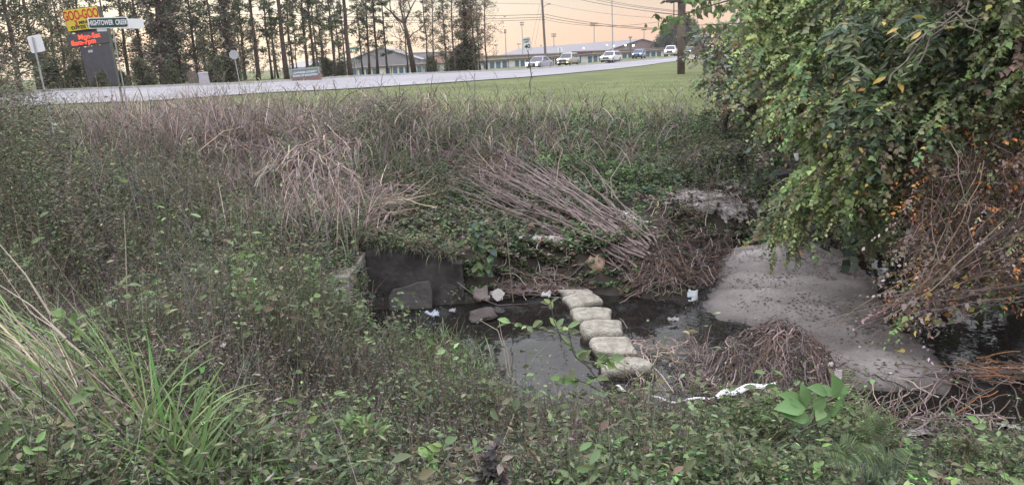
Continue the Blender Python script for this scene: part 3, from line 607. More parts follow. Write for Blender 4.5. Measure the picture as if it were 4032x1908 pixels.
def arc(a, b, sag=.3, n=7, r=None, j=.04):
    a, b = np.array(a, float), np.array(b, float); k = np.linspace(0, 1, n)[:, None]; p = a + (b - a) * k; p[:, 2] += sag * 4 * (k * (1 - k))[:, 0]
    if r is not None: p[1:-1] += r.normal(0, j, (n - 2, 3))
    return p
r = np.random.default_rng(77)
# 1. the light green tallow tree that leans over the creek
POLY1 = [(2790, -250), (2960, 40), (2930, 130), (3010, 220), (2940, 330), (3080, 420), (3120, 500), (3200, 560), (3190, 640), (3120, 690), (3080, 760), (3060, 830), (3020, 890), (3040, 940), (3110, 950), (3170, 930), (3210, 840), (3290, 800), (3420, 830), (3460, 720), (3560, 500), (3620, 300), (3640, -250)]
def Y1(u, v): return 8.9 - 1.3 * sm(u, 3000, 3600) + .8 * sm(-v, -500, 100) + .8 * sm(v, 700, 1000)
P, u, v = px_cloud(2700, POLY1, Y1, 1.5, r, .55, 3); k = P[:, 2] > Hg(P[:, 0], P[:, 1]) + .35; P, u, v = P[k], u[k], v[k]
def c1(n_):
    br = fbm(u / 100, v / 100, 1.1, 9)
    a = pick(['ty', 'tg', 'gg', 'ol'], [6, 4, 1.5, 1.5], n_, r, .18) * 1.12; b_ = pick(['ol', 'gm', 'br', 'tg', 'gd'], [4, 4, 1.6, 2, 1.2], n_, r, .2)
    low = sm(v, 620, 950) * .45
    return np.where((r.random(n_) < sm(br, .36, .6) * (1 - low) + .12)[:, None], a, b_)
t1 = thing('tallow_tree', 'light green tree leaning from the right, lowest boughs hanging above the sand bar', 'tree', (5.6, 11.2, float(H(5.6, 11.2))))
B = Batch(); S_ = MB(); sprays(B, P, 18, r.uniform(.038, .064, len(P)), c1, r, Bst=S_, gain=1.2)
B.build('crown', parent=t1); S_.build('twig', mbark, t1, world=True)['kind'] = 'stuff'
trunk_r = (.16, .07); b0 = np.array(t1.location)
limb_tree(t1, arc(b0 - np.array([0, 0, .1]), (4.9, 10.2, 4.4), .0, 7, r, .03),
          [(arc((5.3, 10.8, 1.7), (3.6, 9.2, 1.5), .35, 7, r), .06, .02), (arc((5.2, 10.7, 2.2), (3.3, 9.0, 2.9), .4, 7, r), .06, .02), (arc((5.0, 10.4, 3.0), (5.9, 8.2, 3.6), .3, 7, r), .05, .02), (arc((5.1, 10.5, 3.4), (2.9, 9.4, 4.3), .3, 7, r), .05, .015), (arc((5.3, 10.7, 1.6), (4.9, 8.6, 1.1), .35, 7, r), .045, .015)])
# the twig that reaches left in front of the billboard column
t_ = MB(); pa = at_y(2960, -20, 8.8); pb = at_y(2560, 130, 8.8); pc = at_y(2740, 40, 8.8); pd = at_y(2600, 95, 8.8)
t_.tube([at_y(3050, -60, 8.9), pa, at_y(2860, 5, 8.8), pc, pd], [.014, .011, .009, .006, .003], 5); t_.tube([pc, at_y(2680, 60, 8.75), at_y(2575, 50, 8.7)], [.005, .004, .002], 4)
t_.tube([at_y(2960, 90, 8.8), at_y(2860, 95, 8.8), at_y(2750, 100, 8.8), at_y(2650, 95, 8.8)], [.007, .005, .004, .002], 4)
t_.build('branch', mbark, t1, world=True)
B = Batch(); sp = []
for a, b_, n_ in (((2960, -10), (2740, 35), 60), ((2740, 35), (2590, 95), 34), ((2690, 60), (2570, 50), 14), ((2800, 0), (2680, -30), 40), ((2940, 90), (2780, 100), 30)):
    for i in range(n_):
        f = r.random(); sp.append((a[0] + (b_[0] - a[0]) * f + r.normal(0, 14), a[1] + (b_[1] - a[1]) * f + abs(r.normal(0, 14))))
sp = np.array(sp); q = at_y(sp[:, 0], sp[:, 1], 8.8 + r.normal(0, .1, len(sp))); m = len(q); ax = r.normal(0, .5, (m, 3)); ax[:, 2] -= 1.0
B.add(*leaf_arrays(q, ax, rdir(m, r), r.uniform(.06, .095, m), r.uniform(.05, .075, m), pick(['tg', 'ty', 'gm', 'br', 'ol'], [4, 2, 3, 1, 2], m, r), T_TALLOW)); B.build('outer_leaves', parent=t1)
# 2. second tallow tree, right
POLY2 = [(3560, -300), (3600, 150), (3560, 330), (3480, 430), (3440, 640), (3400, 760), (3420, 900), (3390, 960), (3480, 1000), (3560, 990), (3560, 820), (3560, 690), (3700, 560), (3850, 500), (4000, 380), (4500, 300), (4500, -300)]
def Y2(u, v): return 7.6 - .9 * sm(u, 3500, 4100) + .9 * sm(v, 500, 900)
P, u, v = px_cloud(2200, POLY2, Y2, 1.6, r, .5, 5); k = P[:, 2] > Hg(P[:, 0], P[:, 1]) + .25; P, u, v = P[k], u[k], v[k]
t2 = thing('tallow_tree', 'yellow green tree at the upper right with bare twigs showing through its leaves', 'tree', (7.4, 10.4, float(H(7.4, 10.4))))
def c2(n_):
    br = fbm(u / 100, v / 100, 1.0, 19); a = pick(['ty', 'tg', 'gg', 'ol'], [3, 4, 3, 2], n_, r, .18); b_ = pick(['gm', 'gd', 'ol', 'br', 'tg'], [5, 2.4, 3, 1.6, 1.5], n_, r, .2)
    return np.where((r.random(n_) < sm(br, .38, .62) * (1 - .6 * sm(v, 520, 800)))[:, None], a, b_)
B = Batch(); S_ = MB(); sprays(B, P, 16, r.uniform(.038, .064, len(P)), c2, r, Bst=S_, gain=1.15, aim=(-.5, -.6, -.25)); B.build('crown', parent=t2); S_.build('twig', mbark, t2, world=True)['kind'] = 'stuff'
trunk_r = (.17, .08); b0 = np.array(t2.location)
limb_tree(t2, arc(b0 - np.array([0, 0, .1]), (6.2, 9.4, 5.0), .0, 7, r, .03), [(arc((6.9, 10, 2.4), (4.3, 7.3, 2.9), .4, 7, r), .06, .02), (arc((6.7, 9.8, 3.0), (5.2, 6.8, 3.9), .3, 7, r), .05, .02), (arc((6.6, 9.7, 3.3), (4.2, 6.9, 4.2), .3, 7, r), .05, .02), (arc((7.0, 10, 1.9), (4.2, 8.0, 1.5), .3, 7, r), .05, .015)])
S_ = MB()       # bare pale twigs at the top right
for a, b_ in (((3560, 210), (3800, 20)), ((3620, 250), (3760, 30)), ((3730, 60), (3870, 160)), ((3800, -20), (3830, 140)), ((3620, 120), (3480, 170)), ((3500, 330), (3660, 110)), ((3690, 90), (3900, 70)), ((3870, 300), (4020, 150))):
    S_.tube(arc(at_y(*a, 6.6), at_y(*b_, 6.5), r.uniform(-.05, .1), 6, r, .02), [.010, .008, .007, .006, .004, .002], 5)
S_.build('bare_twig', mat('pale_twig', (.21, .18, .15), .9, noise=.3), t2, world=True)
# 3. dark glossy shrub between them
t3 = thing('evergreen_shrub', 'dark glossy broad leaved shrub between the two light green trees', 'shrub', (4.95, 9.9, float(H(4.95, 9.9))))
def dkc(n_): return pick(['gd', 'ol', 'gm', 'gg'], [3, 1, 5, 1], n_, r)
mgl = leaf_mat('glossy_leaf', .15, .5, .35); B = Batch()
for poly, n_, yy in (([(3330, 230), (3560, 150), (3680, 330), (3620, 560), (3480, 660), (3400, 560), (3330, 400)], 120, 7.5), ([(3600, 20), (4000, -50), (4032, 250), (3850, 330), (3700, 250)], 110, 7.15), ([(3300, 60), (3450, 20), (3480, 180), (3340, 200)], 50, 7.8)):
    P, u, v = px_cloud(n_, poly, lambda a, b_: yy + 0 * a, .9, r, .3, 7)
    sprays(B, P, 9, r.uniform(.09, .14, len(P)), dkc, r, wr=(.3, .42), tmpl=T_LEAF, length=(.15, .35), droop=.5)
B.build('foliage', mgl, t3); MB().tube(arc(np.array(t3.location) - np.array([0, 0, .1]), (4.0, 7.6, 3.2), .3, 7, r), list(np.linspace(.07, .02, 7)), 8).build('trunk', mbark, t3, world=True, smooth=True)
# 4. backing thicket so that the trees have depth and close off the view
t4 = thing('thicket', 'dark shaded thicket behind the overhanging trees on the right bank', 'thicket', (9, 12.5, float(H(9, 12.5))))
POLY4 = [(3010, -300), (3060, 300), (3180, 600), (3120, 780), (3000, 860), (3150, 900), (3200, 880), (3420, 900), (3480, 1000), (3640, 1110), (4600, 1180), (4600, -300)]
P, u, v = px_cloud(1500, POLY4, lambda a, b_: 11.2 + 0 * a, 3.2, r, .6, 13); k = (P[:, 2] > Hg(P[:, 0], P[:, 1])); P = P[k]; B = Batch()
sprays(B, P, 15, r.uniform(.12, .18, len(P)), lambda n_: pick(['gd', 'dk', 'gm', 'br'], [5, 3, 2.5, 1], n_, r), r, length=(.4, .9), tmpl=T_KITE)
tb = B.build('foliage', parent=t4)
for q in ((7.6, 11.6), (9.4, 12.2), (11.5, 12.6), (6.3, 12.4)): MB().tube(arc((q[0], q[1], float(H(*q)) - .1), (q[0] - .4, q[1] - .5, 4.6), .0, 6, r), list(np.linspace(.10, .04, 6)), 7).build('trunk', mbark, t4, world=True, smooth=True)
# 5. brown dead vine curtain on the right
mvine = leaf_mat('dead_vine', .1, .85, .15)
def strands(B, n_, A, Bp, ya, yb, r, pal, w_, sag=(-.15, .3), jit=40, wd=(.004, .009), ns=9):
    """loose thin stems from box A to box Bp (picture boxes at depths ya, yb)"""
    ua = r.uniform(A[0], A[2], n_); va = r.uniform(A[1], A[3], n_); ub = r.uniform(Bp[0], Bp[2], n_); vb = r.uniform(Bp[1], Bp[3], n_)
    pa = at_y(ua, va, r.uniform(*ya, n_)); pb = at_y(ub, vb, r.uniform(*yb, n_)); s = np.linspace(0, 1, ns + 1)[None, :, None]
    P = pa[:, None] + (pb - pa)[:, None] * s; P[..., 2] += (r.uniform(*sag, n_)[:, None] * 4 * (s * (1 - s))[..., 0]); wob = np.cumsum(r.normal(0, .013, P.shape), 1) * jit / 40; P += wob - wob[:, :1]
    wv = unit(np.cross(np.gradient(P, axis=1), unit(P - np.array([0, 0, CAM_Z])))); W = wv * (r.uniform(*wd, n_)[:, None, None] / 2)
    W2 = np.cross(unit(np.gradient(P, axis=1)), W)
    q = np.arange(ns); quad = np.stack([2 * q, 2 * q + 1, 2 * q + 3, 2 * q + 2], -1); c = np.repeat(pick(pal, w_, n_, r), 2 * (ns + 1), 0)
    for WW in (W, W2): B.add(np.stack([P - WW, P + WW], 2).reshape(-1, 3), (quad[None] + (np.arange(n_) * 2 * (ns + 1))[:, None, None]).reshape(-1, 4), c)
    return P
t5 = thing('dead_vine_curtain', 'brown dead vines with orange leaves draped over the right bank above the dark pool', 'vines', (6.0, 8.9, float(H(6.0, 8.9))))
POLY5 = [(3640, 560), (3760, 470), (3900, 440), (4100, 380), (4500, 350), (4500, 1200), (4032, 1120), (3880, 1130), (3760, 1090), (3660, 1180), (3570, 1300), (3500, 1200), (3600, 1040), (3560, 960), (3580, 760)]
P, u, v = px_cloud(2400, POLY5, lambda a, b_: 7.3 - .6 * sm(a, 3700, 4100) + 0 * a, 1.2, r, .4, 23); B = Batch()
zz = fbm(u / 100, v / 100, 1.4, 55)
sprays(B, P, 12, r.uniform(.03, .055, len(P)), lambda n_: np.where((zz > .60)[:, None], pick(['ol', 'tg', 'gm'], [2, 2, 2], n_, r), pick(['br', 'pb', 'ps', 'org'], [6, 2, 1.2, 1.6], n_, r)), r, length=(.2, .5), wr=(.4, .7), tmpl=T_KITE, jit=.8)
B.build('dead_leaves', mvine, t5)
B = Batch(); brn = ['br', 'pb', 'ps', 'st']
strands(B, 150, (3600, 500, 4100, 900), (3560, 900, 4100, 1200), (6.5, 7.4), (6.8, 7.6), r, brn, [4, 4, 2, 1], jit=70)
P_ = strands(B, 15, (3950, 850, 4150, 1120), (3180, 1180, 3600, 1350), (6.3, 7.0), (7.4, 8.6), r, ['ps', 'pb', 'st'], [3, 3, 1.5], sag=(-.10, .16), jit=45, wd=(.006, .013))
strands(B, 44, (3900, 780, 4250, 1160), (3480, 1120, 3700, 1280), (6.2, 7.0), (6.9, 7.6), r, ['ps', 'pb', 'br'], [3, 3, 2], sag=(-.1, .12), jit=40, wd=(.005, .010))
B.build('vine_stems', mvine, t5)
B = Batch(); n_ = 240; uu = r.uniform(3560, 3950, n_); vv = 1250 - (uu - 3500) * .42 + r.normal(0, 60, n_); q = at_y(uu, vv, r.uniform(6.8, 7.4, n_)); ax = r.normal(0, .5, (n_, 3)); ax[:, 2] -= .7
B.add(*leaf_arrays(q, ax, rdir(n_, r), r.uniform(.05, .085, n_), r.uniform(.04, .065, n_), pick(['org', 'yl', 'ps', 'br', 'ty'], [1.2, .8, 3, 3, .8], n_, r), T_TALLOW)); B.build('hanging_leaves', parent=t5)
# 6. greyish bush behind, beside the billboard column
t6 = thing('bush', 'grey green bush on the lawn just right of the thick billboard column', 'bush', (4.6, 17.2, float(H(4.6, 17.2))))
POLY6 = [(2720, 130), (2790, 60), (2860, 90), (2960, 60), (3120, 0), (3300, 200), (3200, 640), (3100, 560), (2960, 470), (2880, 420), (2800, 330), (2770, 240), (2740, 180)]
P, u, v = px_cloud(1100, POLY6, lambda a, b_: 15.4 + 1.2 * sm(-b_, -300, -50) + 0 * a, 1.8, r, .5, 33); k = P[:, 2] > Hg(P[:, 0], P[:, 1]); P, u, v = P[k], u[k], v[k]
B = Batch(); sprays(B, P, 16, r.uniform(.07, .11, len(P)), lambda n_: pick(['gm', 'gd', 'ol', 'gy', 'br', 'tg'], [5, 3, 3, 2, 1.3, 1], n_, r), r, length=(.25, .6), tmpl=T_KITE, wr=(.5, .75)); B.build('foliage', parent=t6)
MB().tube(arc(np.array(t6.location) - np.array([0, 0, .1]), (4.9, 16.8, 3.6), .1, 6, r), list(np.linspace(.07, .02, 6)), 7).build('trunk', mbark, t6, world=True)
# low brush at the foot of the trees on the far bank, between lawn and creek
B = Batch(); n_ = 1500; uu = r.uniform(2650, 3400, n_); YY = np.maximum(r.uniform(11.5, 19, n_), 14.6 - 3 * sm(uu, 2950, 3150)); Xs = YY * (uu - 2016) / F; base = np.stack([Xs, YY, Hg(Xs, YY)], -1)
forbs(B, base, r.uniform(.2, .75, n_) * (.5 + .5 * sm(uu, 2700, 3000)), 22, r.uniform(.05, .085, n_), lambda q_: pick(['gm', 'ol', 'gd', 'br', 'pb', 'gg'], [4, 3, 3, 2, 2, 1], q_, r), r, spread=.6)
stuff(B.build('bank_brush'), 'tangled brush at the foot of the trees between lawn and creek', 'brush')
# ------------------------------------------------------------------ beyond the lawn: buildings, cars, signs, poles, trees
def base(px, Y):
    X = float(at_y(px, 250, Y)[0]); return Vector((X, Y, float(H(X, Y))))
def face_cam(p, extra=0.0):      # rotation that turns local -y towards the camera
    return math.atan2(p[1], p[0]) - math.pi / 2 + extra
mcream = mat('cream_block', (.62, .59, .50), .85, noise=.10, scale=.8)
mblue = mat('blue_shutter', (.045, .115, .18), .55, noise=.25, scale=.5)
mwhite = mat('white_panel', (.56, .56, .54), .7, noise=.08, scale=.7)
mroofs = mat('storage_roof', (.36, .33, .33), .6, metal=.3, noise=.12, scale=.5)
mfasc = mat('brown_fascia', (.11, .07, .065), .7, noise=.2, scale=.6)
mmetal = mat('galvanised', (.40, .41, .42), .5, metal=.6, noise=.12, scale=3)
mdarkm = mat('dark_metal', (.06, .055, .055), .6, metal=.3)
mpost = mat('timber_post', (.15, .12, .105), .9, scale=3, col2=(.09, .07, .065), bump=.5)
blocks = [(1386, 1541, 303, 293), (1545, 1664, 293, 286), (1668, 1772, 286, 280), (1850, 2000, 275, 266), (2003, 2178, 265, 256), (2182, 2398, 255, 242), (2402, 2606, 241, 228)]
labs = ['leftmost low storage building with four narrow blue doors and a white panel', 'second storage building from the left, in front of the big bare tree', 'third storage building from the left, ending at the vine covered trees', 'storage building just right of the vine covered trees, behind the speed limit sign', 'storage building behind the silver sedan, its doors partly hidden', 'storage building between the tan and the white crossover', 'rightmost storage building with a row of blue doors beside the blue crossover']
for i, (a, b_, ya, yb) in enumerate(blocks):
    Ya = 250 + (a - 1386) / 1220 * 22; Yb = 250 + (b_ - 1386) / 1220 * 22
    pa = at_y(a, ya, Ya); pb = at_y(b_, yb, Yb); zz = (pa[2] + pb[2]) / 2; ln = float(np.hypot(pb[0] - pa[0], pb[1] - pa[1])); rz = math.atan2(pb[1] - pa[1], pb[0] - pa[0])
    t = thing('storage_building', labs[i], 'storage building', ((pa[0] + pb[0]) / 2, (pa[1] + pb[1]) / 2, zz), rz, 'storage buildings in a row beyond the road')
    hw = 2.35; sl = (pb[2] - pa[2]) / 2
    def sk(mb):      # follow the slope of the ground
        mb.v = [(x, y, z + sl * 2 * x / ln) for x, y, z in mb.v]; return mb
    sk(MB().box((0, 3.0, hw / 2 - .4), (ln, 6.0, hw + .8))).build('wall', mcream, t)
    sk(MB().box((0, 2.9, hw + .30), (ln + .3, 7.0, .12))).build('roof', mroofs, t)
    sk(MB().box((0, -.62, hw + .12), (ln + .3, .12, .30)).box((0, 0, hw + .06), (ln + .1, .16, .1))).build('fascia', mfasc, t)
    n_ = max(3, int(round(ln / 1.95))); r_ = random.Random(i * 7 + 3)
    for k in range(n_):
        x = -ln / 2 + ln * (k + .5) / n_; wd = ln / n_ * .68
        wide = (k + i) % 6 == 4
        mm = mwhite if wide else mblue
        o = sk(MB().box((x, -.03, 1.02), (ln / n_ * (.95 if wide else .70), .08, 2.0))).build('panel' if wide else 'door', mm, t)
        if wide: o['label'] = 'plain white panel'
# second row of low roofs behind
for a, b_, ya, yb, lab in ((1900, 2330, 222, 205, 'long low storage roof behind the front row, left of the tan crossover'), (2250, 2640, 204, 190, 'long low storage roof behind the front row, below the gabled warehouse')):
    pa = at_y(a, ya, 292); pb = at_y(b_, yb, 292); ln = pb[0] - pa[0]; t = thing('storage_building', lab, 'storage building', ((pa[0] + pb[0]) / 2, 292, (pa[2] + pb[2]) / 2), 0, 'storage buildings in a row beyond the road'); sl = (pb[2] - pa[2]) / 2
    for nm, m_, c_, d_ in (('roof', mroofs, (0, 3, .1), (ln, 8, .15)), ('fascia', mfasc, (0, -1.1, -.28), (ln, .15, .45)), ('wall', mcream, (0, 3, -2.0), (ln, 6, 3.6))):
        mb = MB().box(c_, d_); mb.v = [(x, y, z + sl * 2 * x / ln) for x, y, z in mb.v]; mb.build(nm, m_, t)
# gabled warehouse
mroofg = mat('grey_metal_roof', (.155, .145, .165), .6, noise=.07, scale=.2); mbrick = mat('pinkish_brick', (.23, .165, .16), .9, noise=.1, scale=.5)
def hall(name, lab, ridgeR, YR, ridgeL, YL, eave_drop, halfw, mr, mw, gable_m=None, ov=.6, ground=0.0):
    pr = Vector(at_y(*ridgeR, YR)); pl = Vector(at_y(*ridgeL, YL)); z = (pr.z + pl.z) / 2; pr.z = pl.z = z
    t = thing(name, lab, 'building', ((pr.x + pl.x) / 2, (pr.y + pl.y) / 2, ground)); d = (pl - pr).normalized(); s_ = Vector((-d.y, d.x, 0))
    if s_.y > 0: s_ = -s_       # s_ points to the camera
    ze = z - eave_drop
    A, Bq = pr, pl; e1 = s_ * halfw; up = Vector((0, 0, 1))
    mb = MB(); th = .25
    for sg in (1, -1):
        o_ = e1 * sg * 1.03; v = [A - d * ov, Bq + d * ov, Bq + d * ov + o_ - up * eave_drop * 1.03, A - d * ov + o_ - up * eave_drop * 1.03]
        mb.add([p + up * th for p in v] + v, [(0, 1, 2, 3), (7, 6, 5, 4), (0, 4, 5, 1), (1, 5, 6, 2), (2, 6, 7, 3), (3, 7, 4, 0)])
    mb.build('roof', mr, t, world=True)
    a0, a1, b0, b1 = A + e1, A - e1, Bq + e1, Bq - e1
    v = [Vector((p.x, p.y, ground)) for p in (a0, a1, b1, b0)] + [Vector((p.x, p.y, ze)) for p in (a0, a1, b1, b0)]
    MB().add([v[0], v[4], v[7], v[3]], [(0, 1, 2, 3)]).build('side_wall', mw, t, world=True); MB().add([v[1], v[2], v[6], v[5]], [(0, 1, 2, 3)]).build('side_wall', mw, t, world=True)
    MB().add([v[0], v[1], v[5], Vector((A.x, A.y, z - .05)), v[4]], [(0, 1, 2, 3, 4)]).build('gable_wall', gable_m or mw, t, world=True)
    MB().add([v[2], v[3], v[7], Vector((Bq.x, Bq.y, z - .05)), v[6]], [(0, 1, 2, 3, 4)]).build('gable_wall', gable_m or mw, t, world=True)
    return t
t = hall('warehouse', 'long grey roofed warehouse with a pinkish gable end beyond the storage row', (2528, 154), 350, (2052, 193), 520, 5.0, 19, mroofg, mbrick, mbrick)
mlampw = mat('lamp_glass', (.9, .9, .85), .4, emit=(1.0, .98, .88), estr=6); mlampo = mat('lamp_amber', (.9, .7, .4), .4, emit=(1.0, .62, .25), estr=5)
for (px, py, m_, c_) in ((2298, 190, mlampo, 'amber'), (2390, 178, mlampw, 'white'), (2417, 182, mlampw, 'white'), (2463, 179, mlampw, 'white'), (2493, 180, mlampw, 'white')):
    Y = 328 + abs(px - 2493) * .10; p = at_y(px, py, Y); q = thing('flood_light', {2298: 'amber lit flood lamp left of the other lamps in front of the warehouse roof', 2390: 'white flood lamp just left of the tall light pole', 2417: 'white flood lamp just right of the tall light pole', 2463: 'small dim white flood lamp between two brighter ones', 2493: 'brightest flood lamp, near the gable end of the warehouse'}[px], 'lamp', (p[0], p[1], float(H(p[0], p[1]))))
    hz = p[2] - q.location.z; sz = .55 if px == 2493 else .38
    MB().tube([(0, .1, 0), (0, .1, hz)], .09, 6).build('pole', mmetal, q)
    MB().box((0, -.05, hz), (sz * 1.3, .35, sz * 1.25)).build('housing', mmetal, q); MB().box((0, -.26, hz), (sz * 1.2, .08, sz * 1.1)).build('lamp', m_, q)
# pale buildings seen between the pines
mpale = mat('pale_metal_wall', (.22, .215, .235), .7, noise=.08, scale=.3); mgreyw = mat('grey_wall', (.30, .28, .29), .8, noise=.12, scale=.3); mrust = mat('rusty_wall', (.42, .24, .19), .85, noise=.2, scale=.4)
hall('metal_building', 'pale gabled metal building behind the pines at the green street sign', (1500, 191), 300, (1560, 194), 350, 4.6, 14, mpale, mgreyw, mpale, ground=-1.5)
hall('metal_building', 'low grey metal shed behind the pines at the board sign', (1290, 241), 210, (1190, 243), 240, 1.6, 6, mpale, mgreyw, mgreyw, ground=-.8)
def flatb(lab, xa, xb, ytop, Y, m_, mr, g=-2):
    pa = at_y(xa, ytop, Y); pb = at_y(xb, ytop, Y); z = (pa[2] + pb[2]) / 2; t = thing('building', lab, 'building', ((pa[0] + pb[0]) / 2, Y, g))
    ln = pb[0] - pa[0]; MB().box((0, 4, (z - g) / 2), (ln, 8, z - g)).build('wall', m_, t); MB().box((0, 4, z - g + .12), (ln + .6, 8.6, .22)).build('roof', mr, t)
    for k in range(4): MB().box((-ln / 2 + ln * (k + .5) / 4, -.03, (z - g) * .55), (ln * .09, .08, 1.1)).build('window', mdarkm, t)
flatb('long grey building behind the trees over the third storage building', 1560, 1800, 208, 330, mgreyw, mpale)
flatb('rust coloured building behind the vine covered trees', 1700, 1900, 216, 312, mrust, mgreyw, -1.5)
flatb('low grey brick building at the far right of the storage row', 2575, 2700, 176, 345, mgreyw, mroofg, 0)
# ---- cars
mglass = mat('car_glass', (.03, .035, .045), .08, spec=.6); mtyre = mat('tyre', (.02, .02, .02), .9); mrim = mat('wheel_rim', (.35, .35, .37), .35, metal=.7)
mgrille = mat('grille', (.03, .03, .035), .5); mplast = mat('black_plastic', (.035, .035, .035), .7); mplate = mat('plate', (.6, .6, .58), .6)
mhl = mat('headlight_lit', (.9, .9, .9), .3, emit=(.93, .96, 1.0), estr=14); mhd = mat('headlight_dim', (.8, .8, .75), .3, emit=(1.0, .93, .8), estr=3.2); mfog = mat('marker_lit', (.9, .6, .3), .4, emit=(1.0, .72, .4), estr=3)
def car(name, lab, px, Y, yaw, L_, W_, Hh, paint, kind, hl=mhl, fog=None, low_dark=False):
    p = base(px, Y); p.z += .055; t = thing(name, lab, 'car', p, yaw, 'cars driving along the road with their lights on')
    m_ = mat('paint', paint, .28, metal=.35, coat=.8); h = Hh; hw = W_ / 2
    zb = .19 * h if kind != 'sedan' else .13 * h
    bel = {'sedan': .60, 'suv': .60, 'pickup': .58}[kind] * h; hood = {'sedan': .56, 'suv': .60, 'pickup': .61}[kind] * h
    # stations from the front: x, bottom, shoulder, top, half width
    f = L_ / 2
    if kind == 'sedan': st = [(f, .22, .40, .43, .80), (f - .12, .14, .44, .50, .93), (f - .7, .13, .46, hood / h - .01, 1.0), (f - 1.35, .12, .47, hood / h + .02, 1.0), (f - 1.6, .12, .50, bel / h, 1.0), (-f + 1.1, .12, .52, bel / h + .03, 1.0), (-f + .3, .15, .50, bel / h + .03, .97), (-f, .24, .46, .55, .86)]
    elif kind == 'suv': st = [(f, .24, .44, .50, .84), (f - .12, .19, .48, .56, .95), (f - .6, .18, .50, .60, 1.0), (f - 1.1, .18, .50, .63, 1.0), (f - 1.35, .18, .52, bel / h + .04, 1.0), (-f + .7, .18, .52, bel / h + .05, 1.0), (-f + .15, .2, .52, bel / h + .04, .97), (-f, .26, .5, .60, .9)]
    else: st = [(f, .26, .50, .58, .88), (f - .1, .21, .52, .62, .97), (f - .6, .20, .52, .64, 1.0), (f - 1.35, .2, .52, .66, 1.0), (f - 1.5, .2, .53, .62, 1.0), (-f + .5, .2, .53, .62, 1.0), (-f + .1, .2, .53, .62, 1.0), (-f, .22, .5, .60, .97)]
    V = []; nr_ = 10
    for x, b0, s0_, t0, wf in st:
        w2 = hw * wf; V += [(x, -w2 * .9, b0 * h), (x, -w2, (b0 + .08) * h), (x, -w2, s0_ * h), (x, -w2 * .96, (t0 - .025) * h), (x, -w2 * .80, t0 * h), (x, w2 * .80, t0 * h), (x, w2 * .96, (t0 - .025) * h), (x, w2, s0_ * h), (x, w2, (b0 + .08) * h), (x, w2 * .9, b0 * h)]
    ns = len(st); fs = [(i * nr_ + j, (i + 1) * nr_ + j, (i + 1) * nr_ + (j + 1) % nr_, i * nr_ + (j + 1) % nr_) for i in range(ns - 1) for j in range(nr_)] + [tuple(range(nr_)), tuple(range((ns - 1) * nr_, ns * nr_))[::-1]]
    body = MB().add(V, fs)
    if kind == 'sedan': a0, a1, a2, a3 = f - 1.45, f - 2.15, -f + 1.75, -f + .75
    elif kind == 'suv': a0, a1, a2, a3 = f - 1.15, f - 1.85, -f + .55, -f + .12
    else: a0, a1, a2, a3 = f - 1.35, f - 2.0, f - 3.35, f - 3.6
    zc = bel + (.0 if kind != 'pickup' else .02 * h); wt = hw * .74; wb = hw * .95
    c8 = [(a0, -wb, zc), (a3, -wb, zc), (a3, wb, zc), (a0, wb, zc), (a1, -wt, h * .965), (a2, -wt, h * .965), (a2, wt, h * .965), (a1, wt, h * .965)]
    body.add(c8, [(0, 1, 5, 4), (2, 3, 7, 6), (3, 0, 4, 7), (1, 2, 6, 5)])
    body.add([(a1, -wt, h * .965), (a2, -wt, h * .965), (a2, wt, h * .965), (a1, wt, h * .965), (a1 - .2, -wt * .8, h), (a2 + .2, -wt * .8, h), (a2 + .2, wt * .8, h), (a1 - .2, wt * .8, h)], [(4, 5, 6, 7), (0, 1, 5, 4), (1, 2, 6, 5), (2, 3, 7, 6), (3, 0, 4, 7)])
    if kind == 'pickup': pass
    b = body.build('body', m_, t, bevel=.03)
    def lerp(a, b_, u_): return Vector(a) + (Vector(b_) - Vector(a)) * u_
    def pane(nm, q, iu=(.08, .92), iv=(.10, .90), off=.015):
        A, B_, C_, D_ = [Vector(c8[i]) for i in q]; nrm_ = (B_ - A).cross(D_ - A).normalized(); v = []
        for u_, w_ in ((iu[0], iv[0]), (iu[1], iv[0]), (iu[1], iv[1]), (iu[0], iv[1])): v.append(lerp(lerp(A, B_, u_), lerp(D_, C_, u_), w_))
        cen = sum(v, Vector()) / 4; 
        if nrm_.dot(cen - Vector(((a0 + a3) / 2, 0, zc))) < 0: nrm_ = -nrm_
        MB().add([p_ + nrm_ * off for p_ in v] + [p_ - nrm_ * .01 for p_ in v], [(0, 1, 2, 3), (0, 4, 5, 1), (1, 5, 6, 2), (2, 6, 7, 3), (3, 7, 4, 0)]).build(nm, mglass, t)
    pane('windshield', (0, 3, 7, 4), (.05, .95), (.06, .95)); pane('rear_window', (2, 1, 5, 6), (.1, .9), (.2, .9))
    for q in ((0, 1, 5, 4), (3, 2, 6, 7)):
        pane('side_window', q, (.09, .44), (.08, .88)); pane('side_window', q, (.48, .78), (.08, .88))
        if kind == 'suv': pane('side_window', q, (.82, .95), (.1, .88))
    wr_ = .235 * h if kind != 'sedan' else .24 * h; fr = f - .85 if kind != 'pickup' else f - .95
    for x in (fr, -f + .9):
        for sg in (-1, 1):
            wq = MB().tube([(0, -.12, 0), (0, .12, 0)], wr_, 18).build('wheel', mtyre, t, bevel=.02); wq.location = (x, sg * (hw - .12), wr_)
            rm = MB().tube([(0, sg * .10, 0), (0, sg * .135, 0)], wr_ * .64, 12).build('rim', mrim, wq)
            for k in range(5): a = k * 2 * math.pi / 5; MB()
    gz = .36 * h if kind == 'sedan' else .42 * h; gw = hw * (.85 if kind == 'sedan' else 1.0); gh = h * (.11 if kind == 'sedan' else .15)
    MB().box((f - .0, 0, gz), (.07, gw, gh)).build('grille', mgrille, t, bevel=.01); MB().box((f + .025, 0, gz + .01), (.05, gw * .55, .035)).build('grille_bar', mmetal, t)
    MB().box((f - .02, 0, .23 * h), (.10, hw * 1.5, h * .06)).build('bumper_vent', mplast, t)
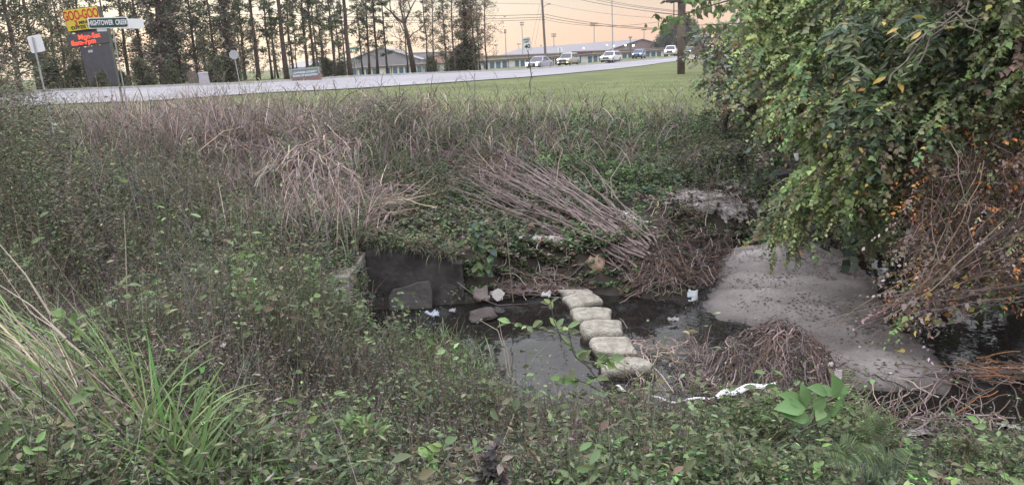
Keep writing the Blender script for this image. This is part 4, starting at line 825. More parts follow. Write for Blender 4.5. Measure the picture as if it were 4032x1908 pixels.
    MB().box((f + .03, 0, .29 * h), (.02, .32, .12)).build('plate', mplate, t)
    for sg in (-1, 1):
        MB().box((f - .10, sg * hw * .72, (.455 if kind == 'sedan' else .51) * h), (.20, hw * .30, h * (.075 if kind == 'sedan' else .085))).build('headlight', hl, t, bevel=.02)
        if fog: MB().box((f - .05, sg * hw * .70, .27 * h), (.14, hw * .22, h * .06)).build('fog_light', fog, t)
        MB().box((a0 - .22, sg * (hw + .10), zc + .08), (.12, .22, .14)).build('mirror', m_ if not low_dark else mplast, t, bevel=.02)
        MB().box((-f + .02, sg * hw * .78, .55 * h), (.08, hw * .25, .16)).build('tail_light', mat('tail_lamp', (.3, .02, .02), .4), t)
    if low_dark: MB().box((f - .03, 0, .25 * h), (.16, hw * 1.72, h * .10)).build('bumper', mplast, t)
    if kind != 'pickup': MB().box(((a0 + a3) / 2, 0, .155 * h), (L_ * .55, W_ * .98, .10)).build('sill', mplast if kind == 'suv' else m_, t)
    return t
hd = math.atan2(-.89, -.456)
car('parked_car', 'silver lilac sedan with very bright headlights behind the speed limit sign', 2124, 105, hd + .02, 5.0, 1.9, 1.50, (.30, .29, .35), 'sedan', mhl, mhl).name = 'sedan'
car('tan_car', 'tan crossover with dim warm headlights, second from the left', 2238, 117, hd + .05, 4.75, 1.92, 1.80, (.42, .39, .34), 'suv', mhd, mfog).name = 'crossover'
car('white_car', 'white crossover with a dark grille left of the blue one', 2406, 121, hd, 4.6, 1.86, 1.68, (.66, .68, .70), 'suv', mhl).name = 'crossover'
car('blue_car', 'bright blue crossover with a dark lower bumper, close behind the white one', 2516, 150, hd + .12, 4.5, 1.84, 1.64, (.04, .15, .42), 'suv', mhd, None, True).name = 'crossover'
car('truck', 'white pickup truck half hidden behind the thick billboard column', 2642, 147, hd + .18, 5.7, 2.0, 1.92, (.66, .67, .68), 'pickup', mhl).name = 'pickup_truck'
car('dark_car', 'dark grey crossover seen between the thick column and the bush', 2712, 160, hd + .1, 4.5, 1.84, 1.66, (.06, .065, .07), 'suv', mhd).name = 'crossover'
# ---- signs
def panel(mb, w_, h_, z, th=.02, y=0): return mb.box((0, y, z), (w_, th, h_))
def rounded(w_, h_, rr, n=4):
    o = []
    for cx, cz, a0 in ((w_ / 2 - rr, h_ / 2 - rr, 0), (-w_ / 2 + rr, h_ / 2 - rr, 90), (-w_ / 2 + rr, -h_ / 2 + rr, 180), (w_ / 2 - rr, -h_ / 2 + rr, 270)):
        for k in range(n + 1): a = R(a0 + 90 * k / n); o.append((cx + rr * math.cos(a), cz + rr * math.sin(a)))
    return o
myel = mat('yellow_sign', (.62, .50, .045), .5, noise=.04); mred = mat('red_lettering', (.50, .03, .02), .5); mblk = mat('black_lettering', (.02, .02, .02), .5)
mcab = mat('sign_cabinet', (.075, .07, .075), .6); mled = mat('led_red', (.8, .05, .02), .5, emit=(1.0, .07, .035), estr=1.5); mpil = mat('pillar_cladding', (.075, .07, .085), .8, noise=.15, scale=1.5)
# big roadside sign
p = base(402, 76); t = thing('pylon_sign', 'tall car wash sign with a yellow cabinet over a red lettered display', 'sign', p, R(14))
f_ = 76 / F; zc_ = lambda py: (float(at_y(390, py, 76)[2]) - p.z)
x0 = lambda px: (px - 402) * f_
MB().box((0, .45, zc_(180) / 2), (2.55, .9, zc_(180)), taper=1.0).build('pillar', mpil, t)
cab = MB().box((x0(388), .55, zc_(70)), (2.95, 1.3, 1.92)).build('cabinet', mcab, t); t.rotation_euler = (0, R(-6.5), R(14))
MB().box((x0(388), -.11, zc_(70)), (2.86, .05, 1.84)).build('sign_face', myel, cab)
text('lettering', 'GOO-GOO', 1.12, mred, cab, (x0(386), -.15, zc_(54)), sx=.52, off=.03, ext=.008)
text('lettering', '3', .62, mred, cab, (x0(363), -.15, zc_(84)), sx=.8, off=.03)
text('lettering', 'MINUTE', .40, mblk, cab, (x0(399), -.15, zc_(84)), sx=.9, off=.015)
text('lettering', 'EXPRESS WASH', .40, mblk, cab, (x0(389), -.15, zc_(101)), sx=.82, off=.015)
MB().box((x0(396), .55, zc_(118)), (2.3, .9, .5)).build('neck', mpil, t)
dsp = MB().box((x0(388), .5, zc_(149)), (3.55, 1.15, 1.12)).build('display', mcab, t)
text('lettering', 'Mon-Sat', .60, mled, dsp, (x0(394), -.10, zc_(140)), sx=.92, off=.004); text('lettering', '8am-7pm', .60, mled, dsp, (x0(370), -.10, zc_(160)), sx=.92, off=.004)
MB().box((x0(384), -.03, zc_(198)), (.36, .04, .20)).build('number_plate', mplate, t); text('lettering', '101', .17, mblk, t, (x0(384), -.06, zc_(198)))
# street name sign
mgr = mat('green_sheeting', (.018, .055, .05), .5); mwh = mat('white_sheeting', (.70, .72, .74), .5, noise=.03)
p = base(470, 20.5); t = thing('street_sign', 'street name sign with white letters on a dark blade, in the weeds', 'street sign', p, R(6)); f_ = 20.5 / F
zt = float(at_y(445, 90, 20.5)[2]) - p.z; xo = (452 - 470) * f_
MB().tube([(0, 0, -.3), (xo - .02, 0, zt - .12)], .028, 8).build('post', mat('green_post', (.10, .12, .09), .7, noise=.2), t); MB().tube([(.05, .05, .2), (xo + .05, .05, zt - .12)], .016, 6).build('brace', mmetal, t)
bl = MB().prism(rounded(.945, .26, .03), .006, Matrix.Translation((xo, -.03, zt))).build('blade', mwh, t)
MB().prism(rounded(.905, .215, .045), .004, Matrix.Translation((xo, -.036, zt))).build('blade_face', mgr, bl)
text('lettering', 'HIGHTOWER  CREEK', .165, mwh, bl, (xo, -.040, zt), sx=.58, off=.004, ext=.001)
b2_ = MB().prism(rounded(.62, .24, .03), .006, Matrix.Translation((xo + .42, .30, zt - .02)) @ Matrix.Rotation(R(35), 4, 'Z')).build('blade', mwh, t); b2_['label'] = 'cross street blade turned away, blank white from here'
MB().prism(rounded(.24, .07, .02), .006, Matrix.Translation((xo - .18, 0, zt - .16))).build('bracket', mwh, t)
# rectangular sign seen from behind
p = base(178, 13.5); f_ = 13.5 / F; t = thing('road_sign', 'blank white back of a rectangular road sign at the far left', 'road sign', p, 0); zt = float(at_y(146, 173, 13.5)[2]) - p.z; xo = (146 - 178) * f_ + .04
mt_ = Matrix.Translation((xo, 0, zt)) @ Matrix.Rotation(R(-9), 4, 'Y')
MB().prism(rounded(.23, .27, .03), .006, mt_).build('plate', mwh, t); MB().tube([(0, -.012, 0), (xo - .03, -.02, zt + .11)], .014, 6).build('post', mmetal, t)
# stop sign from behind
def post_sign(nm, lab, cat, px, Y, ztop, outline, m_, tilt=0, rz=0, post=mmetal, pr=.03, front=True):
    p = base(px, Y); t = thing(nm, lab, cat, p, rz); t.rotation_euler = (0, R(tilt), rz)
    zc = ztop; MB().tube([(0, 0, -.2), (0, 0, zc + .2)], pr, 6).build('post', post, t)
    pl_ = MB().prism(outline, .01, Matrix.Translation((0, -.05 if front else .04, zc))).build('plate', m_, t); return t, pl_
octa = [(.38 * math.cos(R(22.5 + 45 * k)), .38 * math.sin(R(22.5 + 45 * k))) for k in range(8)]
post_sign('stop_sign', 'grey back of an eight sided stop sign across the road', 'stop sign', 936, 66, 2.45, octa, mat('bare_aluminium', (.33, .34, .35), .5, metal=.3, noise=.08), -5, R(12), front=True)
t, pl_ = post_sign('speed_limit_sign', 'white speed limit sign with 40 on it beside the silver sedan', 'speed limit sign', 2092, 54, 2.22, rounded(.52, .80, .04), mwh, -6.5, R(8), mdarkm)
bd = MB().prism(rounded(.49, .77, .04), .003, Matrix.Translation((0, -.054, 2.22))).build('border', mblk, pl_); MB().prism(rounded(.465, .745, .035), .003, Matrix.Translation((0, -.058, 2.22))).build('face', mwh, pl_)
text('lettering', 'SPEED', .155, mblk, pl_, (0, -.064, 2.48), off=.004); text('lettering', 'LIMIT', .155, mblk, pl_, (0, -.064, 2.33), off=.004); text('lettering', '40', .37, mblk, pl_, (0, -.064, 2.04), off=.012)
t, _ = post_sign('street_sign', 'small green street sign in front of the leftmost storage building', 'street sign', 1402, 85, 2.95, rounded(.78, .22, .02), mat('green_sign', (.04, .20, .15), .5), -3)
t, _ = post_sign('street_sign', 'tiny green street sign between pine trunks above the board sign', 'street sign', 1350, 105, 2.2, rounded(.6, .22, .02), mat('green_sign', (.04, .20, .15), .5), -3)
p = base(2206, 128); t = thing('double_sign', 'pair of narrow pale panels on one post above the tan crossover', 'sign', p); zc = float(at_y(2206, 196, 128)[2]) - p.z
MB().tube([(0, 0, 0), (0, 0, zc + .2)], .05, 6).build('post', mdarkm, t)
for sg in (-1, 1): MB().box((sg * .24, -.05, zc), (.30, .03, .78)).build('panel', mwh, t)
p = base(2482, 240); t = thing('small_sign', 'small pinkish sign on a pole above the warehouse roof', 'sign', p); zc = float(at_y(2482, 148, 240)[2]) - p.z
MB().tube([(0, 0, 0), (0, 0, zc)], .10, 6).build('pole', mdarkm, t); MB().box((0, -.1, zc), (.95, .15, .5)).build('panel', mat('mauve_panel', (.32, .20, .24), .6), t)
# board of education sign
p = base(1196, 77); f_ = 77 / F; t = thing('monument_sign', 'grey blue monument sign with white lettering on a low brick base', 'sign', p, R(4)); z_ = lambda py: float(at_y(1196, py, 77)[2]) - p.z
t.rotation_euler = (0, R(-3), R(4))
MB().box((.1, .2, .22), (2.75, .5, .75)).build('base', mat('brick_base', (.24, .13, .11), .9, noise=.2, scale=6), t, bevel=.02)
MB().box((0, .2, z_(288)), (2.75, .42, .92)).build('surround', mat('sign_stone', (.24, .29, .27), .8, noise=.1), t, bevel=.02)
fc = MB().box((.08, -.03, z_(290)), (2.35, .06, .76)).build('face', mat('slate_face', (.13, .16, .175), .6), t)
text('lettering', 'LOWNDES COUNTY', .25, mwh, fc, (.08, -.065, z_(285)), sx=.95, off=.006); text('lettering', 'BOARD OF EDUCATION', .25, mwh, fc, (.08, -.065, z_(297)), sx=.82, off=.006)
# utility cabinet and stump
p = base(790, 72); t = thing('utility_cabinet', 'pale rounded stone marker at the far kerb left of the stop sign', 'marker', p, R(-10)); t.rotation_euler = (0, R(-4), R(-10))
MB().box((0, .3, .52), (.78, .6, 1.15), taper=.86).build('body', mat('pale_stone', (.36, .34, .37), .9, noise=.1, scale=4), t, bevel=.06); MB().box((0, .3, 1.10), (.76, .58, .12), taper=.9).build('cap', mat('pale_stone_cap', (.40, .38, .40), .9), t, bevel=.03); t.name = 'stone_marker'
p = base(755, 76); t = thing('post_group', 'weathered timber stub leaning beside the pale stone marker', 'stump', p); MB().tube([(0, 0, -.1), (-.05, 0, 1.2)], [.42, .34], 9).build('stub', mpost, t); MB().tube([(-.05, 0, 1.2), (-.06, 0, 1.26)], [.34, .30], 9).build('top', mfasc, t); t.name = 'stump'
# ---- poles
p = base(2150, 265); t = thing('utility_pole', 'tall wooden utility pole with a street lamp arm and many wires', 'utility pole', p); t.rotation_euler = (0, R(-2.0), 0); hz = 21.5
MB().tube([(0, 0, 0), (0, 0, hz)], [.42, .33], 10).build('pole', mpost, t)
za = float(at_y(2145, 28, 265)[2]) - p.z
MB().tube([(.3, 0, za - .1), (1.0, 0, za + .5), (1.9, 0, za + .75)], .07, 6).build('lamp_arm', mdarkm, t); MB().box((2.2, 0, za + .75), (1.0, .4, .28)).build('lamp_head', mdarkm, t, bevel=.05)
for z in (za - 2.9, za - 3.9, za - 4.7): MB().tube([(.35, 0, z), (.6, 0, z)], .12, 6).build('insulator', mdarkm, t)
p = base(2414, 275); t = thing('light_pole', 'tall slim metal light pole running out of the top of the picture', 'light pole', p); MB().tube([(0, 0, 0), (-.25, 0, 23)], [.24, .16], 8).build('pole', mmetal, t); MB().box((-.25, 0, 23), (2.0, .5, .3)).build('lamp_head', mdarkm, t)
p = base(2653, 215); t = thing('light_pole', 'thin dark pole just left of the thick billboard column', 'light pole', p); MB().tube([(0, 0, 0), (-.1, 0, 18)], [.17, .13], 8).build('pole', mdarkm, t); MB().box((.6, 0, 18), (1.2, .3, .2)).build('lamp_head', mdarkm, t)
# billboard column with catwalk
p = base(2682, 50); t = thing('billboard', 'thick brown billboard column on the lawn with a catwalk at its top', 'billboard', p); hz = float(at_y(2680, 0, 50)[2]) - p.z
mcol = mat('rusty_steel', (.20, .155, .145), .75, scale=2.2, col2=(.11, .08, .075), metal=.1, bump=.2)
MB().tube([(0, 0, -.2), (0, 0, hz + 1.2)], [.235, .235], 20).build('column', mcol, t, smooth=True)
MB().box((.6, 0, hz - .02), (3.0, .5, .22)).build('beam', mcol, t)
m_ = MB(); m_.box((-.1, -.75, hz - .10), (2.4, .55, .05)); 
for x in (-1.25, -.65, -.05, .55, 1.05): m_.box((x, -1.0, hz + .35), (.04, .04, .9)); m_.box((x, -.5, hz - .16), (.06, 1.0, .08))
m_.box((-.1, -1.0, hz + .8), (2.4, .04, .04)).box((-.1, -1.0, hz + .35), (2.4, .03, .03)); m_.build('catwalk', mdarkm, t)
MB().box((.6, .2, hz + 2.2), (6.0, .25, 3.0)).build('sign_panel', mgreyw, t)
# stadium lights
def stadium(px, top, Y, wpx, rows, lab, n_=5):
    p = base(px, Y); t = thing('stadium_light', lab, 'stadium light', p, 0, 'stadium light poles on the skyline'); f_ = Y / F; zt = float(at_y(px, top, Y)[2]) - p.z
    MB().tube([(0, 0, 0), (0, 0, zt)], [.35, .22], 6).build('pole', mmetal, t)
    for r_ in range(rows):
        z = zt - r_ * 1.15; MB().box((0, 0, z), (wpx * f_, .2, .18)).build('crossbar', mdarkm, t)
        for k in range(n_): MB().box(((-.5 + (k + .5) / n_) * wpx * f_, -.4, z + .2), (wpx * f_ / n_ * .6, .5, .62)).build('floodlight', mdarkm, t)
stadium(2060, 91, 450, 16, 2, 'stadium light above the speed limit sign', 3); stadium(2183, 136, 450, 19, 2, 'stadium light just right of the wooden utility pole', 4)
stadium(2341, 94, 450, 30, 2, 'widest stadium light, just left of the tall slim pole', 6); stadium(2536, 119, 450, 20, 1, 'stadium light below the hanging traffic camera', 5)
stadium(1994, 120, 450, 11, 2, 'stadium light nearest to the trees on the left', 2); stadium(1956, 178, 560, 14, 1, 'small low stadium light at the edge of the trees', 3); stadium(2045, 175, 560, 16, 1, 'small low stadium light left of the speed limit sign', 4); stadium(2132, 180, 560, 6, 2, 'tiny light mast just left of the wooden utility pole', 1)
# wires
mw_ = mat('wire', (.03, .03, .032), .7)
def wire(pts, Ya, Yb, lab, sag=0.0, rad=.05):
    n_ = 24; pa = at_y(pts[0][0], pts[0][1], Ya); pb = at_y(pts[-1][0], pts[-1][1], Yb); k = np.linspace(0, 1, n_)[:, None]; P = pa + (pb - pa) * k; P[:, 2] -= sag * 4 * (k * (1 - k))[:, 0]
    o = MB().tube(P, rad, 5).build('overhead_wire', mw_); tag(o, lab, 'wire', 'overhead wires')
wire([(-200, -60), (2140, 17)], 150, 265, 'highest wire left of the wooden utility pole', .4, .045)
wire([(600, 42), (2143, 57)], 240, 265, 'upper of three close wires crossing behind the trees to the wooden pole', 1.2, .07)
wire([(600, 62), (2143, 68)], 240, 265, 'middle of three close wires crossing behind the trees to the wooden pole', 1.2, .07)
wire([(600, 74), (2144, 77)], 240, 265, 'lowest of three close wires crossing behind the trees to the wooden pole', 1.1, .06)
wire([(2146, 57), (2660, 115)], 265, 215, 'upper thick wire sloping down right of the wooden pole', .9, .075)
wire([(2147, 69), (2660, 119)], 265, 215, 'second thick wire sloping down right of the wooden pole', .8, .075)
wire([(2147, 78), (2540, 94)], 265, 230, 'wire that carries the hanging traffic camera, left span', 1.2, .05)
wire([(2547, 92), (2680, 60)], 230, 200, 'wire that carries the hanging traffic camera, right span', .4, .05)
wire([(2146, 12), (2700, 75)], 265, 200, 'thin faint wire sloping right from near the top of the wooden pole', 1.0, .035)
wire([(2200, -20), (2760, 66)], 200, 150, 'leftmost of the wires entering at the top right of the wooden pole', .6, .05)
wire([(2260, -20), (2760, 55)], 200, 150, 'middle wire entering at the top between the two tall poles', .6, .045)
wire([(2330, -12), (2760, 50)], 200, 150, 'rightmost wire entering at the top near the slim light pole', .5, .045)
wire([(2132, -10), (2090, 182)], 262, 240, 'guy wire sloping down left from the wooden pole', .0, .035)
wire([(2134, 30), (2106, 182)], 262, 240, 'second fainter guy wire left of the wooden pole', .0, .03)
wire([(780, -20), (1500, 70)], 60, 90, 'thin wire sloping across the pines above the stop sign', .5, .02)
p = at_y(2543, 103, 230); t = thing('traffic_camera', 'small dark box hanging from a wire left of the thick column', 'camera', p); MB().box((0, 0, 0), (.75, .5, .7)).build('box', mdarkm, t, bevel=.05); MB().box((0, 0, .55), (.25, .2, .45)).build('hanger', mdarkm, t)

# ---- trees beyond the road
def tree_proto(name, h, rad, nb, tufts, z0, blen, leafL, pal, wts, seed, lean=.03, up=.3, spread=1.0, tw=.5, limbs=0):
    r = np.random.default_rng(seed); t = thing(name, None, 'tree'); k = np.linspace(0, 1, 9)
    lx = np.cumsum(r.normal(lean, .05 * h / 12, 9)); lx -= lx[0]; ly = np.cumsum(r.normal(0, .04, 9)); ly -= ly[0]
    ax = np.stack([lx, ly, k * h], -1); mb = MB().tube([tuple(a) for a in ax], [rad * (1.25 if q == 0 else 1 - .72 * q) for q in k], 8); 
    at = lambda q: np.array([np.interp(q, k, ax[:, j]) for j in range(3)])
    pts = []; br = MB()
    for i in range(nb):
        q = z0 + (1 - z0) * (i + r.random()) / nb; p = at(q); a = r.uniform(0, 2 * math.pi); ln = blen * (1.15 - .8 * (q - z0) / (1 - z0)) * r.uniform(.55, 1.2)
        e = r.normal(up, .25); d = np.array([math.cos(a), math.sin(a), e]); d /= np.linalg.norm(d)
        m_ = p + d * ln * .55 + r.normal(0, .08, 3) * ln; e_ = p + d * ln + np.array([0, 0, .12 * ln * r.normal(.3, 1)]) + r.normal(0, .1, 3) * ln
        br.tube([p, m_, e_], [rad * .24, rad * .14, rad * .05], 4, cap=False)
        for j in range(tufts):
            s_ = r.uniform(.3, 1.08) ** .8; c_ = (p + (m_ - p) * s_ / .55) if s_ < .55 else (m_ + (e_ - m_) * (s_ - .55) / .45)
            pts.append(c_ + r.normal(0, .13 * spread, 3) * np.array([1, 1, .7]) * ln ** .5)
    mb.build('trunk', mbark_far, t, smooth=True); br.build('branches', mbark_far, t)['kind'] = 'stuff'
    if pts:
        C = np.array(pts); m = tw; q = np.repeat(C, m, 0) + r.normal(0, .11 * spread, (len(C) * m, 3)); n_ = len(q)
        Bq = Batch(); l = r.uniform(.6, 1.3, n_) * leafL; col = np.repeat(pick(pal, wts, len(C), r), m, 0)
        Bq.add(*leaf_arrays(q, rdir(n_, r, -.8, .8), rdir(n_, r, -.6, 1), l, l * r.uniform(.35, .6, n_), col)); Bq.build('crown', MLEAF, t, world=False)
    return t
mbark_far = mat('pine_bark', (.105, .075, .062), .95, scale=2.5, col2=(.055, .042, .038), bump=.4)
mivy = None
pa = dict(pal=['gd', 'gm', 'ol', 'br'], wts=[4, 4, 2, 1.5])
protos = {
 'pineA': tree_proto('pine_tree', 15, .21, 34, 9, .20, 2.0, .26, **pa, seed=1, tw=9),
 'pineB': tree_proto('pine_tree', 16, .17, 26, 9, .36, 1.7, .26, **pa, seed=2, tw=9),
 'pineC': tree_proto('pine_tree', 14, .14, 30, 8, .12, 1.5, .24, **pa, seed=3, lean=-.02, tw=8),
 'vine': tree_proto('vine_covered_tree', 14, .30, 120, 10, .02, 1.5, .22, ['gd', 'gm', 'gy', 'br', 'pb'], [3, 3, 2, 3, 2], 4, tw=9, spread=1.3),
 'broad': tree_proto('broadleaf_tree', 13, .22, 60, 10, .10, 3.3, .26, ['gd', 'gm', 'ol', 'br'], [4, 4, 2, 2], 5, tw=9, spread=1.7),
 'thin': tree_proto('broadleaf_tree', 12, .12, 46, 8, .14, 2.3, .22, ['br', 'ol', 'gm', 'org', 'pb'], [3, 3, 3, .5, 2], 6, up=.7, tw=6, spread=1.5),
 'bush': tree_proto('roadside_shrub', 2.6, .07, 60, 10, .04, 1.2, .2, ['gm', 'gd', 'ol', 'br'], [3, 3, 2, 2], 8, tw=8, spread=1.3),
 'round': tree_proto('round_tree', 9, .25, 110, 14, .14, 4.2, .5, ['gd', 'gm', 'dk'], [4, 2, 2], 9, tw=9, spread=2.2)}
used = set()
def put(kind, px, Y, s, lab, group=None, sz=None, lean=0):
    o = protos[kind] if kind not in used else copy_tree(protos[kind]); used.add(kind)
    p = base(px, Y); o.location = p - Vector((0, 0, .15)); o.rotation_euler = (R(random.uniform(-1.2, 1.2)), R(-2.2 + random.uniform(-1.5, 1.5) + lean), random.uniform(0, 6.28)); o.scale = (s, s, sz or s)
    # lean is applied before the turn about the trunk
    o.rotation_euler = (Euler((0, R(random.uniform(-1.6, 1.2) + lean), 0)).to_matrix() @ Euler((0, 0, random.uniform(0, 6.28))).to_matrix()).to_euler()
    tag(o, lab, None, group)
    for ch in o.children:
        for q in ('label', 'group', 'category'):
            if q in ch: del ch[q]
    return o
G1 = 'pines in the stand beyond the road'
T = [('pineA', 1012, 92, 1.15, 'thick pine just right of the stop sign'), ('pineB', 1066, 100, .9, 'slim pine between the stop sign and the board sign'), ('pineC', 1091, 112, 1.0, 'thin pine left of the thick pine by the board sign'),
 ('pineA', 1125, 90, 1.35, 'thickest pine, touching the left end of the board sign'), ('pineB', 1152, 104, .95, 'pine directly behind the left half of the board sign'), ('pineA', 1209, 98, 1.0, 'pine directly behind the middle of the board sign'), ('pineB', 1236, 101, 1.1, 'pine at the right end of the board sign'),
 ('pineC', 1254, 116, 1.0, 'thin pine one trunk right of the board sign'), ('pineC', 1277, 108, 1.0, 'thin pine two trunks right of the board sign'), ('pineB', 1320, 99, 1.0, 'pine midway between the board sign and the storage row'), ('pineC', 1344, 106, .9, 'thin pine beside the tiny green street sign'),
 ('pineA', 1378, 94, 1.3, 'thick pine at the left end of the storage row'), ('pineC', 1428, 112, .95, 'very thin pine just right of the green street sign'), ('pineA', 1452, 106, .85, 'pine with a dark low tuft before the leftmost storage building'), ('pineA', 1485, 108, .95, 'tall pine before the white panel of the leftmost storage building'), ('pineB', 1524, 110, .85, 'pine at the right end of the leftmost storage building'),
 ('thin', 1603, 112, .95, 'slender tree just left of the big bare forked tree'), ('pineB', 1684, 118, .8, 'slender pine right of the big bare forked tree'), ('thin', 1706, 112, 1.0, 'leaning leafy tree before the third storage building'), ('pineC', 1760, 108, .95, 'pine at the left side of the vine covered trunk'),
 ('vine', 1828, 104, 1.0, 'vine covered trunk where the storage row is interrupted'), ('thin', 1790, 100, 1.05, 'bushy small leaved tree left of the vine covered trunk'), ('thin', 1868, 102, 1.1, 'bushy small leaved tree right of the vine covered trunk'), ('pineC', 1890, 110, .9, 'thin dark trunk near the right edge of the trees'), ('thin', 1915, 106, .95, 'last tree on the right before the open sky'),
 ('vine', 640, 88, 1.5, 'massive vine covered tree between the street sign and the pines'), ('vine', 705, 92, 1.15, 'vine covered tree just right of the massive one'), ('broad', 560, 92, 1.0, 'dark broadleaf tree behind the cross street blade'), ('broad', 770, 100, 1.0, 'dark broadleaf tree behind the stone marker'), ('broad', 850, 98, .95, 'dark broadleaf tree left of the stop sign'), ('vine', 905, 90, .9, 'vine hung tree just behind the stop sign'), ('broad', 960, 106, .85, 'broadleaf tree filling the gap right of the stop sign'),
 ('pineA', 500, 94, 1.0, 'pine right of the pylon sign pillar'), ('pineB', 430, 100, 1.0, 'pine directly behind the pylon sign'), ('broad', 330, 96, 1.0, 'broadleaf tree left of the pylon sign with glowing gaps'), ('thin', 255, 90, 1.2, 'thin leaning tree between road sign and pylon sign'), ('broad', 215, 100, 1.0, 'broadleaf tree right of the blank road sign'), ('broad', 60, 70, 1.1, 'dense dark tree at the top left corner'), ('broad', 140, 84, 1.15, 'dense dark tree behind the blank road sign'), ('vine', -60, 62, 1.3, 'dark vine covered tree at the left picture edge')]
for kind, px, Y, s, lab in T: put(kind, px, Y, s, lab, G1 if kind.startswith('pine') else None)
rr_ = random.Random(5)
for i in range(16): put(rr_.choice(['pineC', 'pineB', 'pineC']), 620 + i * 50 + rr_.uniform(-20, 20), 125 + rr_.uniform(0, 35), rr_.uniform(.8, 1.05), 'thin pine deep in the stand between the pylon sign and the storage row', 'thin pines deep in the stand')
for i in range(6): put('broad', 160 + i * 130 + rr_.uniform(-20, 20), 135 + rr_.uniform(0, 30), rr_.uniform(.8, 1.0), 'dark broadleaf tree at the back of the left stand', 'dark broadleaf trees at the back of the left stand')
for px, Y, s, lab in ((280, 82, 1.0, 'shrub at the foot of the left trees'), (385, 74, .6, 'shrub at the foot of the pylon sign pillar'), (470, 77, .6, 'shrub right of the pylon sign base'), (560, 82, 1.0, 'shrub under the massive vine covered tree'), (840, 82, .9, 'shrub left of the stop sign post'), (900, 84, 1.0, 'reddish shrub behind the stop sign post'), (1290, 104, .9, 'grey shrub right of the board sign'), (1340, 102, .7, 'shrub at the foot of the thin pines'), (1700, 120, .9, 'dark round shrub before the third storage building'), (1800, 104, 1.2, 'grey shrub left of the vine covered trunk base'), (1850, 104, 1.2, 'grey shrub right of the vine covered trunk base'), (200, 78, 1.1, 'shrub at the left kerb'), (670, 84, .8, 'grey shrub right of the massive vine covered tree'), (1225, 90, .5, 'small shrub beside the right end of the board sign')):
    put('bush', px, Y, s, lab, 'shrubs at the foot of the trees')
for px, Y, s, lab in ((2225, 600, .55, 'small far tree left end of the skyline clump'), (2252, 600, .75, 'far tree in the skyline clump over the warehouse roof'), (2282, 600, .62, 'far tree right end of the skyline clump'), (2318, 620, .85, 'lone round tree on the skyline before the wide stadium light'), (2165, 620, .4, 'tiny far tree next to the wooden pole'), (2342, 610, .5, 'tiny far tree left of the slim pole'), (2615, 340, .95, 'dark tree right of the warehouse gable'), (2655, 330, 1.35, 'larger dark tree behind the thin pole'), (2710, 300, 1.2, 'dark tree right of the thick column'), (2560, 420, .5, 'small tree touching the gable end')):
    put('round', px, Y, s * 1.1, lab, None)
# big bare forked tree
p = base(1628, 110); t = thing('bare_tree', 'big bare forked tree standing before the second storage building', 'tree', p - Vector((0, 0, .1))); r = np.random.default_rng(8)
MB().tube([(0, 0, 0), (-.25, 0, 2.5), (-.6, 0, 5.2), (-.9, 0, 6.6)], [.42, .30, .24, .2], 9).build('trunk', mbark_far, t, smooth=True)
def grow(mb, p, d, ln, rad, dep, r, ends):
    d = d / np.linalg.norm(d); e = p + d * ln + r.normal(0, .05, 3) * ln; m_ = (p + e) / 2 + r.normal(0, .06, 3) * ln
    mb.tube([p, m_, e], [rad, rad * .8, rad * .62], 5, cap=False)
    if dep == 0: ends.append(e); return
    for k in range(3 if r.random() < .5 else 2): grow(mb, e, d + r.normal(0, .5, 3) + np.array([0, 0, .08]), ln * r.uniform(.6, .85), rad * .6, dep - 1, r, ends)
ends = []
for d0 in ((-.75, .1, .9), (.55, -.2, 1.0), (-.1, .3, 1.2)):
    mb = MB(); grow(mb, np.array([-.9, 0, 6.5]), np.array(d0), 2.2, .16, 4, r, ends); mb.build('limb', mbark_far, t, smooth=True)
for z, d0 in ((3.6, (-.8, 0, .6)), (4.6, (.8, .2, .7))):
    mb = MB(); grow(mb, np.array([-.35, 0, z]), np.array(d0), 1.6, .08, 3, r, ends); mb.build('limb', mbark_far, t, smooth=True)
E = np.repeat(np.array(ends), 7, 0) + r.normal(0, .22, (len(ends) * 7, 3)); Bq = Batch(); Bq.add(*leaf_arrays(E, rdir(len(E), r, -.8, .5), rdir(len(E), r), r.uniform(.12, .24, len(E)), .1, pick(['br', 'ol', 'gm', 'pb'], [3, 2, 2, 2], len(E), r))); Bq.build('leaves', MLEAF, t, world=False)
# ------------------------------------------------------------------ creek bank objects
def surf(u, v, ymax=24):
    P = hit(np.atleast_1d(np.asarray(u, float)), np.atleast_1d(np.asarray(v, float)), ymin=2.2, ymax=ymax); return P
def surf1(u, v):
    p = surf(u, v)[0]; return np.array([p[0], p[1], max(p[2], 0.0)])
# pale sandy patches
mps = mat('pale_sandy_soil', (.56, .54, .52), .95, scale=5, col2=(.17, .155, .145), bump=.6, bscale=40)
def patch(cx, cy, rx, ry, o_):
    c_ = surf1(cx, cy); a = surf1(cx - rx, cy); b_ = surf1(cx, cy - ry); Rx = abs(a[0] - c_[0]); Ry = max(abs(b_[1] - c_[1]), .12)
    g = np.arange(-1.2, 1.21, .05); X, Y = np.meshgrid(g, g); m = np.hypot(X, Y) + (fbm(X * Rx, Y * Ry, 3, o_) - .5) * 1.3 + (fbm(X * Rx, Y * Ry, 14, o_) - .5) * .7
    X = c_[0] + X * Rx; Y = c_[1] + Y * Ry; i2 = np.arange(X.size).reshape(X.shape); F_ = np.stack([i2[:-1, :-1], i2[:-1, 1:], i2[1:, 1:], i2[1:, :-1]], -1)[(m < .72)[:-1, :-1]]
    tag(np_mesh('sandy_soil', np.stack([X, Y, H(X, Y) + .022 + .02 * vn(X, Y, 20)], -1), F_, mps), kind='structure')
